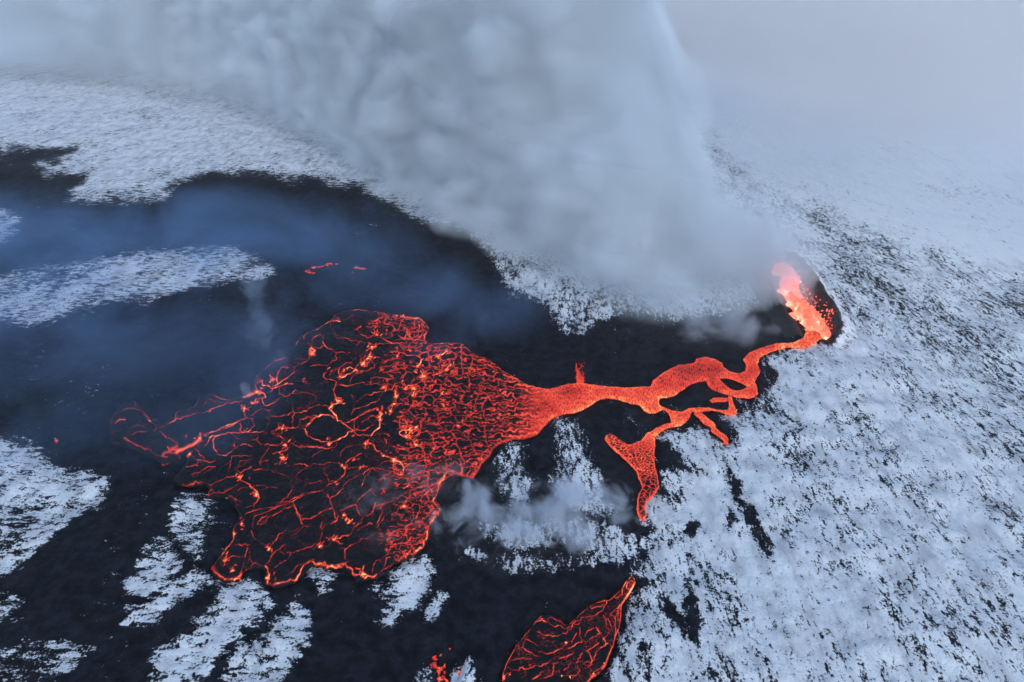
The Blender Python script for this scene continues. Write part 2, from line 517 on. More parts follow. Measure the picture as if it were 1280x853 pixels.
def cone_material():
    t = NT('spatter_rock')
    P = t.coord()
    s = t.math('MULTIPLY_ADD', t.math('SUBTRACT', t.noise(P, 0.35, 5.0, 0.65), 0.5), 2.4, t.attr('snow'))
    f = t.ss(s, -0.1, 0.3)
    rock = t.mix(t.noise(P, 0.8, 4.0, 0.6), (0.005, 0.005, 0.006), (0.018, 0.018, 0.020))
    b = t.n('ShaderNodeBsdfPrincipled')
    t.l(t.mix(f, rock, (0.78, 0.80, 0.84)), b.inputs['Base Color'])
    b.inputs['Roughness'].default_value = 0.85
    bump = t.n('ShaderNodeBump')
    bump.inputs['Distance'].default_value = 0.6
    t.l(t.noise(P, 0.7, 5.0, 0.65), bump.inputs['Height'])
    t.l(bump.outputs[0], b.inputs['Normal'])
    t.l(b.outputs[0], t.out.inputs['Surface'])
    return t.m


M_CONE = cone_material()

# ----------------------------------------------------------------------------
# ground: one polar sheet, fine where the picture looks, out to the horizon
# ----------------------------------------------------------------------------
def low_terrain(x, y):
    r = np.hypot(x, y)
    far = smooth(420, 1500, r)
    return far * (fbm(x / 420 + 3, y / 420 + 9, 3, 71) - 0.5) * 26.0


def build_ground():
    th_f = np.linspace(-math.radians(47), math.radians(47), 760)
    th_c = np.linspace(math.radians(47), 2 * math.pi - math.radians(47), 74)[1:-1]
    th = np.concatenate([th_f, th_c])
    rr = np.concatenate([np.linspace(4, 62, 16)[:-1], np.exp(np.linspace(math.log(62), math.log(900), 560))[:-1], np.exp(np.linspace(math.log(900), math.log(9000), 110))])
    T, Rr = np.meshgrid(th, rr)
    X = Rr * np.sin(T); Y = Rr * np.cos(T)
    px, py = proj(X, Y)
    front = (Y * CP + CAM_H * SP > 5) & (np.abs(T) < 1.4)
    px = np.where(front, px, np.where(X > 0, 1400, -120)); py = np.where(front, py, 940)
    snow = GM.sample(px, py)
    lav = GM.sample(px, py, LAVA_D)
    rough = (fbm(X / 11, Y / 8, 5, 3, 0.55) - 0.5) * 2.0 + (fbm(X / 37, Y / 30, 3, 17) - 0.5) * 3.4
    sm = GM.sample(px, py, _sm)
    Zv = low_terrain(X, Y) + rough * smooth(2, -14, lav) * (1 - 0.96 * sm) - 0.9 * smooth(-10, 0, lav)
    side = smooth(480, 640, px + (fbm(X / 30, Y / 30, 2, 5) - 0.5) * 120)
    nr, nt = X.shape
    V = np.stack([X, Y, Zv], -1).reshape(-1, 3)
    i = np.arange(nr - 1)[:, None] * nt; j = np.arange(nt)[None, :]; j2 = (j + 1) % nt
    F = np.stack([i + j, i + j2, i + nt + j2, i + nt + j], -1).reshape(-1, 4)[:, ::-1]
    ncen = len(V)
    V = np.vstack([V, [[0, 0, V[:nt, 2].mean()]]])
    at = {'snow': np.append(snow.ravel(), -0.8), 'side': np.append(side.ravel(), 0.5), 'calm': np.append(sm.ravel(), 0)}
    # field of cooled lava: the same surface, six centimetres up, where the dark flow lies
    cell = snow.ravel()[F].mean(1)
    dark = (cell < -0.07) & (np.hypot(*V[F].mean(1)[:, :2].T) > 40) & (np.abs(np.repeat(np.arange(nr - 1), nt)) < nr - 60)
    cap = np.stack([np.full(nt, ncen), (np.arange(nt) + 1) % nt, np.arange(nt)], -1)
    cap = np.concatenate([cap, cap[:, 2:]], 1)
    g = mesh('ground', V, [list(f) for f in ()] if False else F, M_GROUND, attrs=at)
    tag(g, 'snow covered volcanic plain with dark rock showing through', 'ground', kind='structure')
    used = np.unique(F[dark]); remap = np.full(len(V), -1); remap[used] = np.arange(len(used))
    V2 = V[used].copy(); V2[:, 2] += 0.06
    f = mesh('lava_field', V2, remap[F[dark]], M_GROUND, attrs={k: a[used] for k, a in at.items()})
    tag(f, 'black field of cooled lava lying over the snowy plain', 'lava field', kind='structure')


build_ground()

# ----------------------------------------------------------------------------
# molten lava
# ----------------------------------------------------------------------------
# crack network of the fan, traced: (region, weight, points)
CR = []


def cr(reg, w, *lines):
    for l in lines:
        CR.append((w, Z(reg, l)))


cr(1, 0.66, [(175, 340), (150, 370), (110, 410), (105, 450), (95, 475), (130, 485), (150, 468), (200, 462)], [(310, 400), (340, 430), (360, 455), (400, 465), (405, 520), (390, 545)],
   [(190, 582), (240, 615), (300, 640), (360, 665), (420, 700), (480, 715)], [(430, 545), (460, 570), (470, 590), (510, 600), (550, 615)],
   [(430, 508), (480, 490), (525, 465), (600, 440), (680, 415), (740, 410), (820, 375), (900, 355), (970, 335), (1020, 310)],
   [(690, 305), (740, 290), (775, 285), (800, 310), (850, 325), (920, 325), (990, 300)], [(545, 400), (535, 440), (525, 465)],
   [(440, 750), (500, 740), (560, 700)], [(480, 640), (500, 690), (540, 680), (590, 650)])
cr(1, 0.45, [(115, 430), (170, 410), (240, 385), (310, 400)], [(265, 320), (265, 355), (245, 385), (300, 395)], [(215, 570), (225, 520), (280, 495), (330, 505)], [(190, 580), (250, 565), (300, 545)], [(265, 565), (268, 590)],
   [(450, 395), (540, 400), (600, 385), (650, 370), (680, 345), (690, 305)], [(620, 385), (610, 430)], [(650, 370), (665, 400), (690, 405), (740, 345)], [(790, 345), (860, 355), (900, 340)],
   [(740, 345), (735, 320), (790, 345), (800, 365)], [(300, 545), (355, 550)], [(320, 625), (370, 650)], [(380, 630), (375, 610), (400, 600)], [(580, 580), (610, 560), (600, 590)],
   [(1140, 440), (1155, 480), (1140, 520), (1115, 545)], [(1170, 440), (1230, 440), (1280, 425)], [(1225, 290), (1250, 305), (1280, 305)], [(110, 560), (130, 545)], [(100, 590), (110, 605), (155, 610)])
cr(1, 0.74, [(700, 580), (690, 560), (760, 545), (840, 515), (900, 490), (960, 470), (1000, 455), (1010, 440)], [(720, 570), (780, 545), (850, 520), (940, 485)],
   [(720, 650), (750, 610), (760, 580), (820, 560), (900, 550), (960, 550), (1060, 545), (1110, 545), (1140, 555)], [(780, 600), (790, 660), (830, 695), (870, 700), (910, 670), (950, 635), (1000, 625), (1050, 640)],
   [(780, 600), (800, 570), (850, 552)], [(690, 570), (700, 610), (680, 640)], [(925, 600), (930, 640)],
   [(1000, 450), (1040, 455), (1060, 500), (1030, 530), (980, 550)], [(960, 475), (970, 540)], [(995, 385), (995, 440)], [(1110, 320), (1130, 370), (1180, 350), (1220, 320)],
   [(1020, 310), (1080, 270), (1130, 290), (1130, 310), (1100, 320), (1060, 320)], [(1080, 270), (1060, 230), (1110, 200), (1110, 230), (1160, 240), (1180, 270), (1140, 285)],
   [(1240, 120), (1215, 140), (1205, 190), (1180, 195)], [(1205, 190), (1210, 220), (1190, 250)], [(1190, 250), (1230, 210), (1280, 180)], [(1190, 250), (1240, 235), (1280, 215)])
cr(1, 0.58, [(900, 550), (960, 590), (1030, 600), (1080, 605), (1100, 630), (1180, 635), (1270, 635)], [(1080, 560), (1075, 600)], [(1165, 540), (1190, 570), (1230, 580), (1280, 615)], [(1210, 520), (1280, 515)],
   [(1040, 435), (1070, 410), (1110, 390), (1160, 400)], [(1050, 190), (1080, 160), (1080, 190)], [(1060, 210), (1100, 195)], [(1130, 130), (1160, 90), (1200, 70), (1260, 55)],
   [(660, 650), (690, 690), (730, 720)], [(620, 690), (680, 730), (740, 740), (800, 735)], [(640, 830), (700, 810), (740, 780), (800, 770)], [(720, 820), (780, 780)], [(510, 840), (550, 800), (560, 785)], [(600, 780), (680, 770), (680, 740)],
   [(885, 820), (900, 740), (910, 700), (970, 705), (1040, 700), (1040, 720), (960, 745), (930, 800), (960, 815), (1040, 780), (1060, 805)], [(940, 790), (1000, 750)], [(1060, 800), (1100, 790), (1200, 805)],
   [(1095, 780), (1110, 740), (1150, 730)], [(1090, 750), (1130, 690), (1150, 650)], [(1180, 690), (1240, 670), (1280, 665)], [(1190, 760), (1230, 730), (1260, 700), (1220, 760)], [(660, 620), (720, 600)])
cr(2, 0.78, [(160, 295), (175, 260), (200, 235), (260, 210), (310, 190), (340, 165), (390, 145), (430, 150), (455, 155)],
   [(400, 120), (420, 95), (470, 75), (500, 68), (560, 68), (620, 72), (700, 78), (740, 88), (800, 92), (850, 105), (900, 120), (940, 125), (980, 118), (1010, 145), (1040, 165), (1045, 190), (1025, 225), (1010, 245), (1025, 270), (1060, 292), (1110, 295), (1150, 285)],
   [(430, 555), (415, 600), (420, 650), (440, 690), (395, 720), (385, 735), (430, 780), (440, 820)], [(420, 650), (460, 660), (470, 690), (440, 700)],
   [(450, 540), (460, 510), (480, 470), (520, 455), (560, 470), (540, 490), (500, 505), (470, 525)], [(600, 450), (610, 430), (650, 390), (630, 360), (660, 320), (700, 315)],
   [(265, 320), (250, 380), (270, 380), (290, 345), (265, 330)], [(1010, 400), (970, 450)], [(990, 480), (1010, 520), (1000, 545)], [(930, 580), (950, 600), (940, 650)], [(880, 600), (910, 580), (960, 575), (990, 560)],
   [(820, 630), (830, 660), (810, 700), (790, 750)], [(700, 740), (730, 765), (720, 810), (720, 840)], [(1080, 400), (1130, 370), (1170, 345)], [(1150, 480), (1190, 445)], [(1080, 510), (1130, 490)])
cr(2, 0.6, [(400, 125), (440, 130), (455, 155)], [(400, 130), (390, 185)], [(670, 160), (700, 140), (735, 125)], [(750, 90), (770, 130), (740, 155)], [(595, 240), (640, 265), (690, 240), (660, 220)], [(690, 245), (720, 260), (760, 285), (800, 295)],
   [(345, 250), (320, 240), (280, 255), (265, 300), (260, 330)], [(340, 290), (345, 250)], [(340, 290), (360, 320), (430, 365), (435, 400), (380, 440), (300, 440), (260, 450)], [(300, 330), (360, 320)],
   [(480, 262), (540, 285), (600, 290), (660, 305), (690, 310)], [(250, 385), (245, 405), (200, 440), (150, 460), (115, 445)], [(115, 445), (60, 465), (45, 500), (20, 540)], [(150, 460), (150, 490), (100, 530), (40, 545)],
   [(20, 540), (0, 600)], [(0, 610), (50, 580), (100, 570), (140, 570)], [(50, 590), (55, 640), (90, 655), (140, 635), (220, 630), (300, 650)], [(140, 635), (160, 610)], [(0, 785), (60, 790), (120, 765), (200, 760), (260, 730), (320, 710), (380, 725)],
   [(445, 500), (455, 460), (490, 430), (540, 425)], [(350, 500), (345, 525), (390, 540), (430, 550)], [(385, 510), (395, 485), (440, 468)], [(455, 575), (510, 580), (560, 565), (620, 560)], [(520, 555), (540, 520), (600, 490), (680, 460), (685, 440), (660, 400)],
   [(600, 440), (630, 420), (650, 395)], [(660, 355), (690, 385), (740, 405)], [(620, 570), (680, 570), (740, 575), (780, 550)], [(655, 570), (660, 530), (720, 530), (780, 535), (830, 530)], [(560, 690), (610, 650), (680, 625), (740, 620), (800, 605), (820, 570), (860, 555)],
   [(530, 780), (540, 745), (620, 720), (680, 695), (720, 665)], [(550, 840), (555, 800), (640, 760), (700, 730)], [(600, 830), (660, 790), (740, 770)], [(700, 310), (740, 300), (790, 300), (830, 275), (900, 270), (980, 275), (1030, 280)],
   [(770, 335), (800, 360), (850, 360), (900, 380)], [(790, 300), (850, 300), (940, 295), (1020, 295)], [(900, 200), (905, 230), (890, 260)], [(930, 130), (940, 165), (980, 180), (950, 200), (925, 190), (935, 220), (1000, 215)], [(960, 140), (1000, 160), (1020, 190)],
   [(945, 235), (960, 260), (1000, 240)], [(920, 215), (915, 250), (950, 268)], [(975, 150), (985, 200), (975, 240)], [(850, 300), (890, 330), (940, 330), (1000, 320)], [(900, 380), (960, 385), (1020, 360), (1080, 345), (1150, 330)])
cr(2, 0.4, [(455, 150), (500, 145), (530, 110), (500, 85)], [(530, 110), (600, 120), (650, 160), (700, 170), (740, 185), (745, 230)], [(400, 240), (440, 265), (480, 265)], [(480, 262), (440, 245), (400, 205)], [(150, 490), (155, 540)],
   [(30, 340), (70, 320), (110, 305), (180, 300), (260, 305)], [(80, 360), (80, 390)], [(0, 415), (80, 400), (110, 405), (240, 405)], [(110, 405), (115, 445)], [(0, 695), (40, 670)], [(100, 670), (140, 720), (150, 755)], [(160, 725), (230, 740)], [(290, 690), (300, 660)],
   [(260, 605), (290, 625), (340, 625), (400, 605), (430, 595)], [(580, 385), (630, 370)], [(440, 365), (520, 362), (600, 370)], [(530, 640), (545, 690), (540, 740)], [(820, 130), (825, 155), (870, 170), (890, 190)], [(640, 80), (650, 100), (670, 105)], [(700, 460), (760, 465), (830, 455)],
   [(760, 440), (790, 400), (830, 385)], [(830, 400), (860, 440), (920, 465)])
cr(3, 0.76, [(230, 190), (280, 130), (340, 105), (400, 120), (440, 150), (500, 180), (540, 215)], [(540, 215), (500, 245), (440, 275), (390, 295), (330, 285), (270, 265), (230, 235), (220, 200)], [(380, 60), (430, 120), (440, 150)], [(720, 170), (700, 210), (660, 250)],
   [(625, 285), (625, 340)], [(680, 310), (690, 340), (740, 380), (800, 400), (860, 425), (880, 460), (870, 510)], [(850, 225), (870, 210), (900, 210), (960, 185), (980, 205), (970, 240), (930, 255), (890, 265), (850, 240), (850, 220)], [(900, 155), (895, 200), (890, 260)],
   [(960, 185), (910, 240), (890, 260)], [(945, 285), (965, 310), (1000, 320)], [(800, 400), (850, 420)], [(1130, 540), (1090, 640), (1075, 680), (1110, 720), (1110, 760), (1080, 790), (1050, 830)], [(1000, 700), (985, 680), (1020, 640), (1080, 590), (1130, 540), (1160, 500), (1210, 475)])
cr(3, 0.62, [(180, 180), (190, 140), (240, 120), (330, 110)], [(140, 200), (135, 160), (140, 120), (150, 95)], [(0, 225), (60, 200), (140, 195), (220, 200), (240, 245)], [(240, 180), (290, 130)], [(440, 150), (480, 165), (550, 140), (640, 85), (700, 60)], [(550, 200), (550, 140)],
   [(550, 215), (620, 210), (680, 180), (640, 130)], [(545, 215), (570, 240), (640, 250), (700, 235), (770, 240), (800, 270)], [(0, 240), (40, 240), (100, 270), (150, 310), (200, 325), (280, 320), (340, 320), (390, 300)],
   [(140, 255), (160, 290), (210, 320), (300, 325), (370, 330), (420, 325), (430, 285)], [(600, 370), (540, 400), (500, 425)], [(150, 440), (220, 440), (240, 452), (300, 435), (380, 430), (450, 435), (480, 460), (530, 460), (600, 460), (640, 455)],
   [(345, 460), (350, 500), (380, 555), (430, 550), (470, 520), (490, 480)], [(0, 730), (60, 700), (100, 660), (140, 600)], [(60, 690), (140, 690), (200, 650), (280, 630), (350, 620), (370, 580), (430, 550)],
   [(150, 715), (170, 760), (195, 800), (260, 800), (320, 760), (400, 735)], [(370, 640), (390, 690), (400, 720), (440, 800), (400, 840)], [(390, 665), (440, 630), (480, 600), (500, 555), (560, 520), (620, 490), (650, 465)],
   [(600, 580), (620, 520), (660, 480), (670, 465), (720, 490), (760, 540)], [(470, 780), (465, 750), (500, 730), (560, 710), (580, 680), (640, 620), (700, 575)], [(560, 710), (585, 770), (605, 790), (600, 830), (560, 850)], [(690, 700), (680, 750), (630, 785)],
   [(670, 470), (740, 470), (810, 490), (870, 520)], [(750, 270), (780, 310), (830, 330), (900, 335)], [(850, 375), (930, 385)], [(860, 430), (940, 435), (1000, 415), (1100, 400)], [(870, 470), (940, 480), (990, 495)],
   [(870, 520), (900, 530), (960, 525), (1020, 520), (1050, 500), (1040, 540), (1000, 580), (920, 590), (905, 565), (960, 560)], [(850, 570), (830, 610), (810, 650)], [(700, 720), (740, 705), (800, 690), (850, 665), (900, 620), (960, 600), (1040, 570)],
   [(740, 710), (735, 760), (700, 840)], [(870, 720), (880, 690), (950, 675)], [(890, 720), (940, 740), (945, 800)], [(1000, 700), (985, 750), (960, 800)], [(1080, 680), (1120, 700)], [(1040, 710), (1080, 740), (1100, 755)],
   [(1050, 590), (1100, 560), (1140, 510), (1190, 470)], [(940, 435), (1000, 450), (1060, 440), (1130, 420)], [(990, 495), (1060, 480), (1120, 460)], [(960, 800), (960, 840)])
cr(3, 0.42, [(250, 395), (300, 370), (340, 345)], [(170, 345), (190, 375)], [(460, 390), (460, 360), (500, 325), (560, 315), (620, 310)], [(240, 455), (200, 480), (140, 540), (130, 560)], [(140, 600), (130, 550)], [(0, 790), (80, 740), (150, 715)], [(500, 520), (560, 490), (640, 460)],
   [(410, 700), (470, 685)], [(190, 800), (210, 840)], [(500, 680), (530, 655)], [(650, 605), (690, 650)], [(700, 470), (740, 430), (800, 420)], [(0, 590), (40, 600)], [(700, 640), (720, 620), (740, 655)], [(0, 485), (60, 500), (120, 530)], [(220, 575), (300, 560), (350, 540)], [(760, 575), (800, 568), (850, 570)])
cr(4, 0.76, [(530, 100), (560, 130), (600, 150), (630, 185), (650, 200), (665, 240), (630, 295)], [(545, 410), (510, 405), (490, 440), (495, 490), (480, 525), (445, 570), (420, 600), (380, 650), (345, 695)], [(345, 695), (390, 740), (430, 775), (510, 770), (535, 745)],
   [(705, 690), (730, 740), (720, 790), (770, 805), (840, 790), (910, 770), (960, 690), (1000, 665)], [(1000, 660), (1060, 665), (1130, 690), (1180, 690), (1230, 675)], [(1240, 350), (1270, 400)], [(400, 755), (440, 770), (500, 775), (540, 730)])
cr(4, 0.6, [(140, 120), (150, 135), (210, 140), (290, 122), (340, 150), (400, 130), (450, 98), (530, 100)], [(325, 215), (320, 185), (350, 180), (360, 200), (325, 215)], [(360, 200), (430, 200), (480, 175), (530, 140)], [(460, 215), (500, 240), (510, 280), (550, 300)], [(500, 240), (550, 265)],
   [(520, 190), (560, 170), (600, 165)], [(640, 160), (670, 150), (720, 170), (790, 178)], [(570, 350), (630, 325), (720, 305), (790, 295), (830, 270), (890, 240), (980, 205), (1050, 195), (1100, 180)], [(580, 305), (630, 295)], [(635, 300), (635, 330), (625, 380), (620, 440)],
   [(640, 360), (700, 340), (800, 290), (890, 265)], [(650, 410), (680, 370), (715, 360), (715, 380), (680, 410), (650, 412)], [(720, 370), (800, 330), (890, 285)], [(890, 270), (910, 330), (940, 385), (970, 420)], [(940, 385), (1010, 375), (1060, 340), (1110, 310), (1150, 305)],
   [(750, 545), (790, 490), (830, 460), (880, 460), (960, 425)], [(970, 425), (1020, 430), (1050, 450)], [(1150, 300), (1165, 350), (1185, 385), (1160, 405), (1100, 420), (1080, 450), (1080, 490), (1060, 550)], [(1080, 350), (1090, 380), (1070, 440)],
   [(535, 745), (555, 690), (575, 640), (570, 610), (585, 570)], [(450, 560), (530, 548), (605, 548)], [(440, 640), (480, 625), (570, 620)], [(590, 570), (600, 640), (620, 670), (560, 715), (530, 750)], [(430, 690), (440, 650)],
   [(610, 455), (635, 510), (690, 545), (730, 575), (760, 600)], [(835, 545), (800, 580), (750, 620), (735, 650), (705, 685), (620, 670)], [(740, 725), (800, 680), (870, 630), (870, 600), (850, 600)], [(870, 605), (930, 590), (1000, 570), (1060, 550)], [(835, 760), (880, 740), (920, 690), (1000, 660)],
   [(1105, 500), (1160, 515), (1220, 495), (1280, 475)], [(1160, 515), (1130, 555)], [(1160, 515), (1220, 545)], [(1237, 600), (1235, 650)], [(1200, 330), (1230, 310), (1280, 295)], [(370, 640), (360, 690), (390, 730)])
cr(4, 0.42, [(850, 520), (880, 490), (950, 445)], [(1080, 580), (1075, 640)], [(1230, 580), (1280, 550)], [(1110, 210), (1135, 240), (1150, 300)], [(400, 700), (440, 680), (470, 700)], [(835, 545), (840, 590)], [(960, 160), (1020, 145), (1080, 120)], [(870, 120), (885, 180), (850, 240)])
cr(5, 0.76, [(0, 610), (60, 635), (130, 625), (170, 620), (200, 650), (230, 690), (280, 705), (340, 700), (375, 690)], [(240, 655), (270, 665), (265, 690)], [(640, 530), (690, 480), (715, 420), (725, 370), (750, 320)])
cr(5, 0.58, [(170, 530), (170, 580), (155, 620)], [(165, 530), (210, 500), (300, 455), (350, 430), (415, 395)], [(350, 680), (360, 640), (400, 600), (450, 560), (480, 525)], [(405, 675), (430, 640), (440, 590), (470, 580)], [(410, 670), (480, 620), (495, 600)],
   [(500, 590), (560, 570), (570, 530), (605, 555), (560, 570)], [(540, 495), (560, 450), (575, 405), (570, 380), (630, 325)], [(390, 380), (420, 330), (450, 290)], [(250, 400), (300, 375), (350, 355)], [(475, 340), (480, 300), (515, 280), (530, 235)],
   [(665, 480), (670, 430), (700, 430), (710, 380)], [(310, 305), (350, 280), (365, 225)], [(400, 260), (415, 230), (470, 215), (500, 185)], [(240, 245), (265, 300), (285, 320), (230, 380)], [(230, 380), (200, 430), (120, 455), (40, 450)])
cr(5, 0.4, [(575, 405), (600, 440), (630, 437)], [(620, 390), (680, 350)], [(480, 340), (480, 390)])
THICK = [(Z(1, [(540, 680), (590, 655), (640, 630), (690, 595)]), 2.3, 0.86), (Z(1, [(985, 305), (1030, 290), (1080, 270)]), 2.0, 0.84), (Z(1, [(1080, 268), (1120, 285)]), 1.5, 0.9), (Z(1, [(450, 700), (500, 670), (540, 640)]), 2.6, 0.62), (Z(1, [(500, 660), (560, 660)]), 2.6, 0.7)]
POOL_CR = [(0.62, Z(9, l)) for l in (
    [(945, 240), (945, 290), (900, 300), (890, 290)], [(870, 300), (830, 350), (820, 390), (760, 420), (700, 440)], [(945, 345), (870, 410), (900, 440), (940, 360)], [(850, 440), (875, 490), (860, 540), (820, 570)], [(900, 440), (905, 520), (890, 600)],
    [(400, 440), (440, 460), (500, 495), (520, 490), (570, 510), (630, 470), (690, 430)], [(360, 450), (430, 455)], [(380, 530), (430, 550), (500, 555), (570, 540), (610, 500), (660, 470)], [(300, 580), (330, 590), (390, 630)], [(280, 640), (300, 580)],
    [(215, 655), (280, 640), (340, 670), (380, 695)], [(390, 670), (440, 680), (490, 670), (510, 655), (550, 640), (575, 600)], [(165, 745), (230, 720), (290, 710), (340, 715)], [(150, 780), (190, 770), (240, 790), (280, 770), (320, 780), (360, 755), (410, 765), (450, 740), (470, 720)],
    [(480, 820), (485, 750), (520, 745)], [(530, 710), (580, 700), (620, 670)], [(590, 640), (640, 610), (680, 600), (665, 560), (670, 500)], [(610, 600), (640, 540)], [(730, 580), (800, 540), (770, 500)], [(700, 560), (720, 520), (760, 500)], [(760, 720), (770, 670), (830, 620), (850, 600)],
    [(710, 660), (740, 640), (790, 600)], [(715, 660), (740, 690), (740, 740), (715, 775)], [(640, 740), (680, 680)], [(690, 750), (720, 730)], [(560, 790), (600, 750)], [(540, 825), (640, 830)], [(430, 840), (490, 820)], [(350, 850), (420, 800)], [(820, 570), (840, 600), (880, 620)],
    [(740, 820), (770, 790), (830, 750)], [(700, 350), (760, 370), (820, 350)], [(760, 330), (830, 320)], [(470, 430), (520, 450), (570, 480)], [(920, 380), (915, 450), (930, 480)], [(820, 420), (840, 470), (835, 510)], [(650, 760), (660, 820)], [(150, 820), (200, 800), (190, 830)], [(975, 240), (985, 200)])]


SPOTS = [(2, s) for s in ((205, 232, 6), (300, 195, 7), (268, 370, 14), (262, 335, 8), (610, 435, 14), (650, 385, 12), (665, 330, 9), (560, 475, 10), (480, 475, 8), (455, 520, 8), (395, 485, 6), (440, 680, 14), (400, 718, 9), (745, 592, 9), (568, 205, 5),
                          (1005, 520, 16), (970, 450, 10), (945, 600, 15), (940, 645, 11), (890, 605, 8), (830, 650, 13), (815, 700, 9), (790, 750, 11), (730, 765, 12), (720, 810, 11), (705, 740, 8), (1105, 385, 12), (1165, 350, 9), (1165, 475, 11), (1190, 445, 7),
                          (1100, 505, 8), (920, 345, 7), (835, 382, 7), (1135, 637, 8), (1145, 712, 8), (870, 550, 6), (215, 555, 5), (700, 240, 9), (875, 108, 9))]
SPOTS += [(3, s) for s in ((895, 255, 15), (925, 215, 10), (960, 190, 8), (960, 310, 11), (900, 160, 8), (815, 410, 14), (625, 300, 10), (540, 215, 7), (545, 248, 8), (380, 300, 9), (485, 460, 9), (590, 462, 8), (870, 505, 8), (70, 395, 11), (70, 200, 9), (545, 410, 8),
                           (1145, 48, 7), (1240, 183, 7), (885, 720, 9), (515, 828, 8), (480, 780, 6), (435, 568, 6), (905, 585, 7), (745, 385, 8))]
SPOTS += [(4, s) for s in ((530, 98, 10), (645, 215, 14), (605, 160, 7), (545, 410, 9), (497, 475, 9), (438, 650, 12), (487, 720, 9), (730, 575, 10), (720, 770, 12), (1160, 515, 10), (1070, 560, 10), (425, 600, 7), (1240, 380, 8))]
SPOTS += [(1, s) for s in ((1080, 275, 16), (990, 385, 10), (1045, 350, 10), (695, 585, 9), (360, 458, 8), (398, 465, 6), (625, 690, 10), (1245, 518, 9), (1265, 632, 9), (1180, 190, 9), (1250, 715, 11))]
SPOTS += [(5, s) for s in ((290, 690, 11), (560, 240, 10), (580, 555, 8), (190, 345, 8), (785, 275, 7))]
SPOTS = SPOTS[:98]


def wiggle(pts, step, amp):
    P = np.array([p[:2] for p in pts], float)
    out = [P[0]]
    for a, b in zip(P[:-1], P[1:]):
        L = np.hypot(*(b - a)); n = max(1, int(L / step))
        nrm = np.array([-(b - a)[1], (b - a)[0]]) / max(L, 1e-6)
        for k in range(1, n + 1):
            q = a + (b - a) * k / n
            if k < n: q = q + nrm * random.gauss(0, amp)
            else: q = q + np.array([random.gauss(0, amp * .5), random.gauss(0, amp * .5)])
            out.append(q)
    return np.array(out)


def stamp(M, pts, width, heat, var=0.25):
    """lay a hot line into a heat map, uneven in width and heat"""
    ph = random.random() * 100
    for i, (a, b) in enumerate(zip(pts[:-1], pts[1:])):
        k = 0.5 + 0.5 * math.sin(ph + i * 0.55) * math.sin(ph * 2 + i * 0.23) + random.gauss(0, 0.18)
        w = width * (0.75 + 0.55 * max(0, min(1.3, k)))
        h = heat * (1 - var + var * 1.5 * max(0, min(1.2, k)))
        r = w * 3
        x0 = int((min(a[0], b[0]) - r - M.x0) * M.s); x1 = int((max(a[0], b[0]) + r - M.x0) * M.s) + 2
        y0 = int((min(a[1], b[1]) - r - M.y0) * M.s); y1 = int((max(a[1], b[1]) + r - M.y0) * M.s) + 2
        x0, y0 = max(0, x0), max(0, y0); x1, y1 = min(M.w, x1), min(M.h, y1)
        if x1 <= x0 or y1 <= y0: continue
        X = M.X[y0:y1, x0:x1]; Y = M.Y[y0:y1, x0:x1]
        e = b - a
        t = np.clip(((X - a[0]) * e[0] + (Y - a[1]) * e[1]) / (e @ e + 1e-9), 0, 1)
        d = np.hypot(X - a[0] - t * e[0], Y - a[1] - t * e[1])
        v = h * np.exp(-(d / w) ** 2)
        M.a[y0:y1, x0:x1] = np.maximum(M.a[y0:y1, x0:x1], v)


def outline_heat(poly, X, Y, inside, flow, fine, kk, dark=0.0):
    """skin of an open stream: glowing with small dark scales lying across the flow, hotter along its banks"""
    wx = (fbm(X / 6, Y / 6, 3, kk) - 0.5) * 5; wy = (fbm(X / 6, Y / 6, 3, kk + 9) - 0.5) * 5
    c, s = math.cos(flow), math.sin(flow)
    u = (X + wx) * c + (Y + wy) * s; v = -(X + wx) * s + (Y + wy) * c
    e, rv = voronoi_edge(u / (fine * 1.05), v / (fine * 2.3), 0.95, kk)
    crack = np.exp(-(e / 0.30) ** 2)
    big = fbm(X / 16, Y / 16, 3, kk + 20)
    bank = np.exp(-(np.maximum(inside, 0) / 3.2) ** 2)
    h = 0.38 + 0.33 * crack + 0.13 * bank + (big - 0.5) * 0.26 - dark * smooth(2, 9, inside)
    return h


HOT = []


